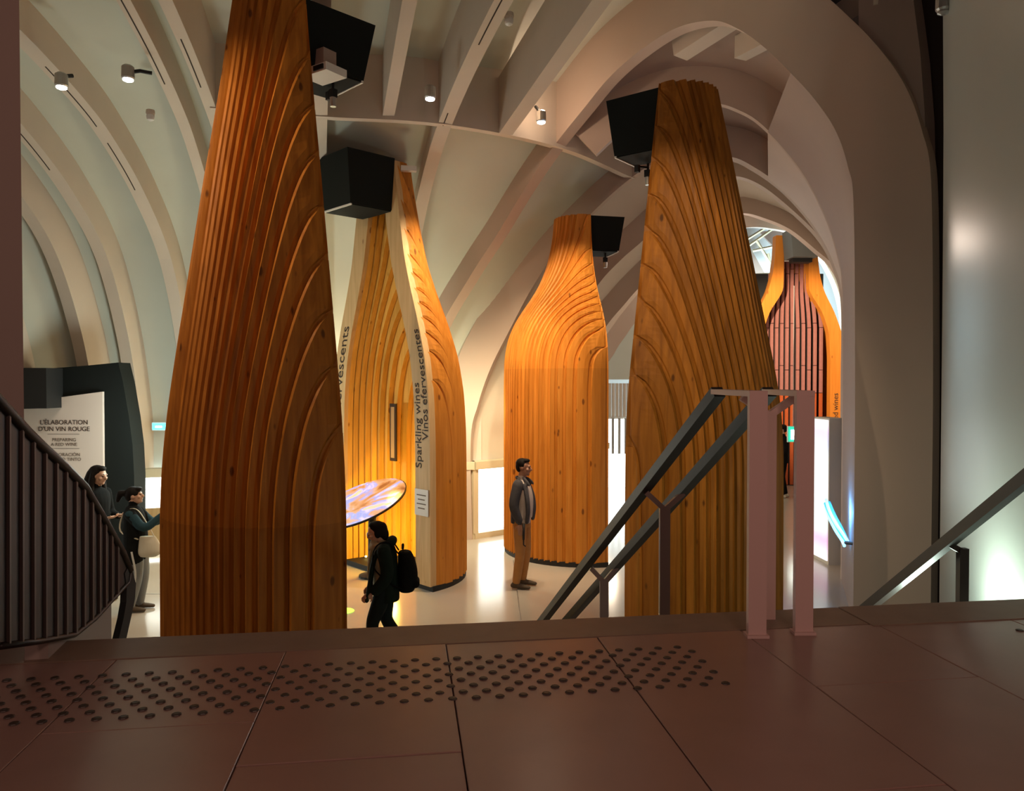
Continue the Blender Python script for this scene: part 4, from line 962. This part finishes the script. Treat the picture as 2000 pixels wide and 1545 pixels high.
MB().box((0, 0, 0), (.075, .009, .15)).build('case', M_black, ph); MB().box((0, -.006, 0), (.068, .002, .14)).build('display', mat('phone_display', (.1, .1, .1), .2, emis=(.6, .8, .9), es=.6), ph)
bg = thing('tote_bag', 'cream shoulder bag hanging in front of the photographing woman', 'bag', (p2.x, p2.y, 0), -PI / 2 + .15); bg.scale = (k2, k2, k2)
def tote(b, m): b.torso([(.17, .20, .76, .05, .10), (.17, .22, .82, .075, .15), (.17, .21, .95, .06, .13), (.17, .19, 1.04, .03, .10)], m)
shell('pouch', M_bag, bg, tote)
MB().tube(spline([(.17, .28, 1.02), (.19, .20, 1.2), (.16, .05, 1.40), (.05, -.14, 1.33), (.1, -.17, 1.1), (.19, .08, 1.0)], 5), [(.012, .006)] * 26, 8).build('strap', M_bag, bg)

# --- long haired woman behind, looking right
p3 = at(192, 1180, 9.9); p3.z = 0; k3 = (CZ - (913 - 745) / F * 9.9) / 1.68
w3 = thing('person', 'woman with long dark hair standing behind the balustrade', 'person', (p3.x, p3.y, 0), -PI / 2 - .25); w3.scale = (k3, k3, k3)
b = Body()
legs(b, (0, 0, .90), (-.09, .03, .49), (-.09, 0, .09), (-.09, .2, .09), (.09, .02, .49), (.09, 0, .09), (.1, .2, .09), M_jean, M_shoe, 1.05)
b.torso([(0, 0, .78, .18, .14), (0, 0, .9, .18, .14), (0, 0, 1.08, .16, .12), (0, .0, 1.25, .175, .125), (0, -.01, 1.36, .165, .11), (0, -.01, 1.42, .09, .075)], M_blk)
b.limb([(0, -.01, 1.38), (0, .01, 1.5)], [.055, .05], M_skin2); b.head((0, .03, 1.575), (0, 1, -.12), M_skin2, M_eye)
for sg in (-1, 1):
    b.limb([(sg * .16, -.01, 1.35), (sg * .22, .0, 1.1), (sg * .13, .2, 1.06)], [.062, .054, .042], M_blk); b.hand((sg * .11, .23, 1.07), (-sg * .3, .9, .2), (0, 0, 1), M_skin2, .6, 1 if sg > 0 else -1)
b.build('body', w3)
def longh(b, m):
    b.ball((0, .0, 1.625), (.088, .105, .085), m); b.limb([(0, -.05, 1.60), (0, -.10, 1.45), (0, -.12, 1.28)], [(.095, .07), (.125, .07), (.09, .04)], m); b.ball((0, .07, 1.665), (.06, .05, .035), m)
    for sg in (-1, 1): b.limb([(sg * .078, .01, 1.60), (sg * .10, .0, 1.42), (sg * .10, .04, 1.24)], [.03, .04, .02], m)
shell('hair', M_hair, w3, longh, .01)

# --- far visitor in black by the red lined bottle
p4 = on_level(1529, 972, 0); k4 = 1.02
w4 = thing('person', 'distant visitor dressed in black beside the green exit sign', 'person', (p4.x, p4.y, 0), PI / 2 - .4); w4.scale = (k4, k4, k4)
b = Body()
legs(b, (0, 0, .92), (-.09, .03, .5), (-.09, 0, .09), (-.09, .2, .09), (.09, .02, .5), (.1, -.05, .09), (.1, .15, .09), M_blk, M_bag, 1.0)
b.torso([(0, 0, .84, .17, .13), (0, 0, 1.0, .17, .13), (0, 0, 1.25, .185, .13), (0, -.01, 1.4, .18, .115), (0, -.01, 1.47, .09, .08)], M_blk)
b.limb([(0, -.01, 1.43), (0, .01, 1.55)], [.058, .054], M_skin2); b.head((0, .03, 1.63), (0, 1, 0), M_skin2, M_eye)
for sg in (-1, 1):
    b.limb([(sg * .175, -.01, 1.4), (sg * .24, -.04, 1.15), (sg * .20, .12, 1.02)], [.065, .055, .042], M_blk); b.hand((sg * .19, .16, 1.01), (-sg * .3, .9, 0), (0, 0, 1), M_skin2, .5, 1 if sg > 0 else -1)
b.build('body', w4, .012)
def sh4(b, m): short_hair(b, m, (0, .03, 1.63))
shell('hair', M_hair, w4, sh4, .012)
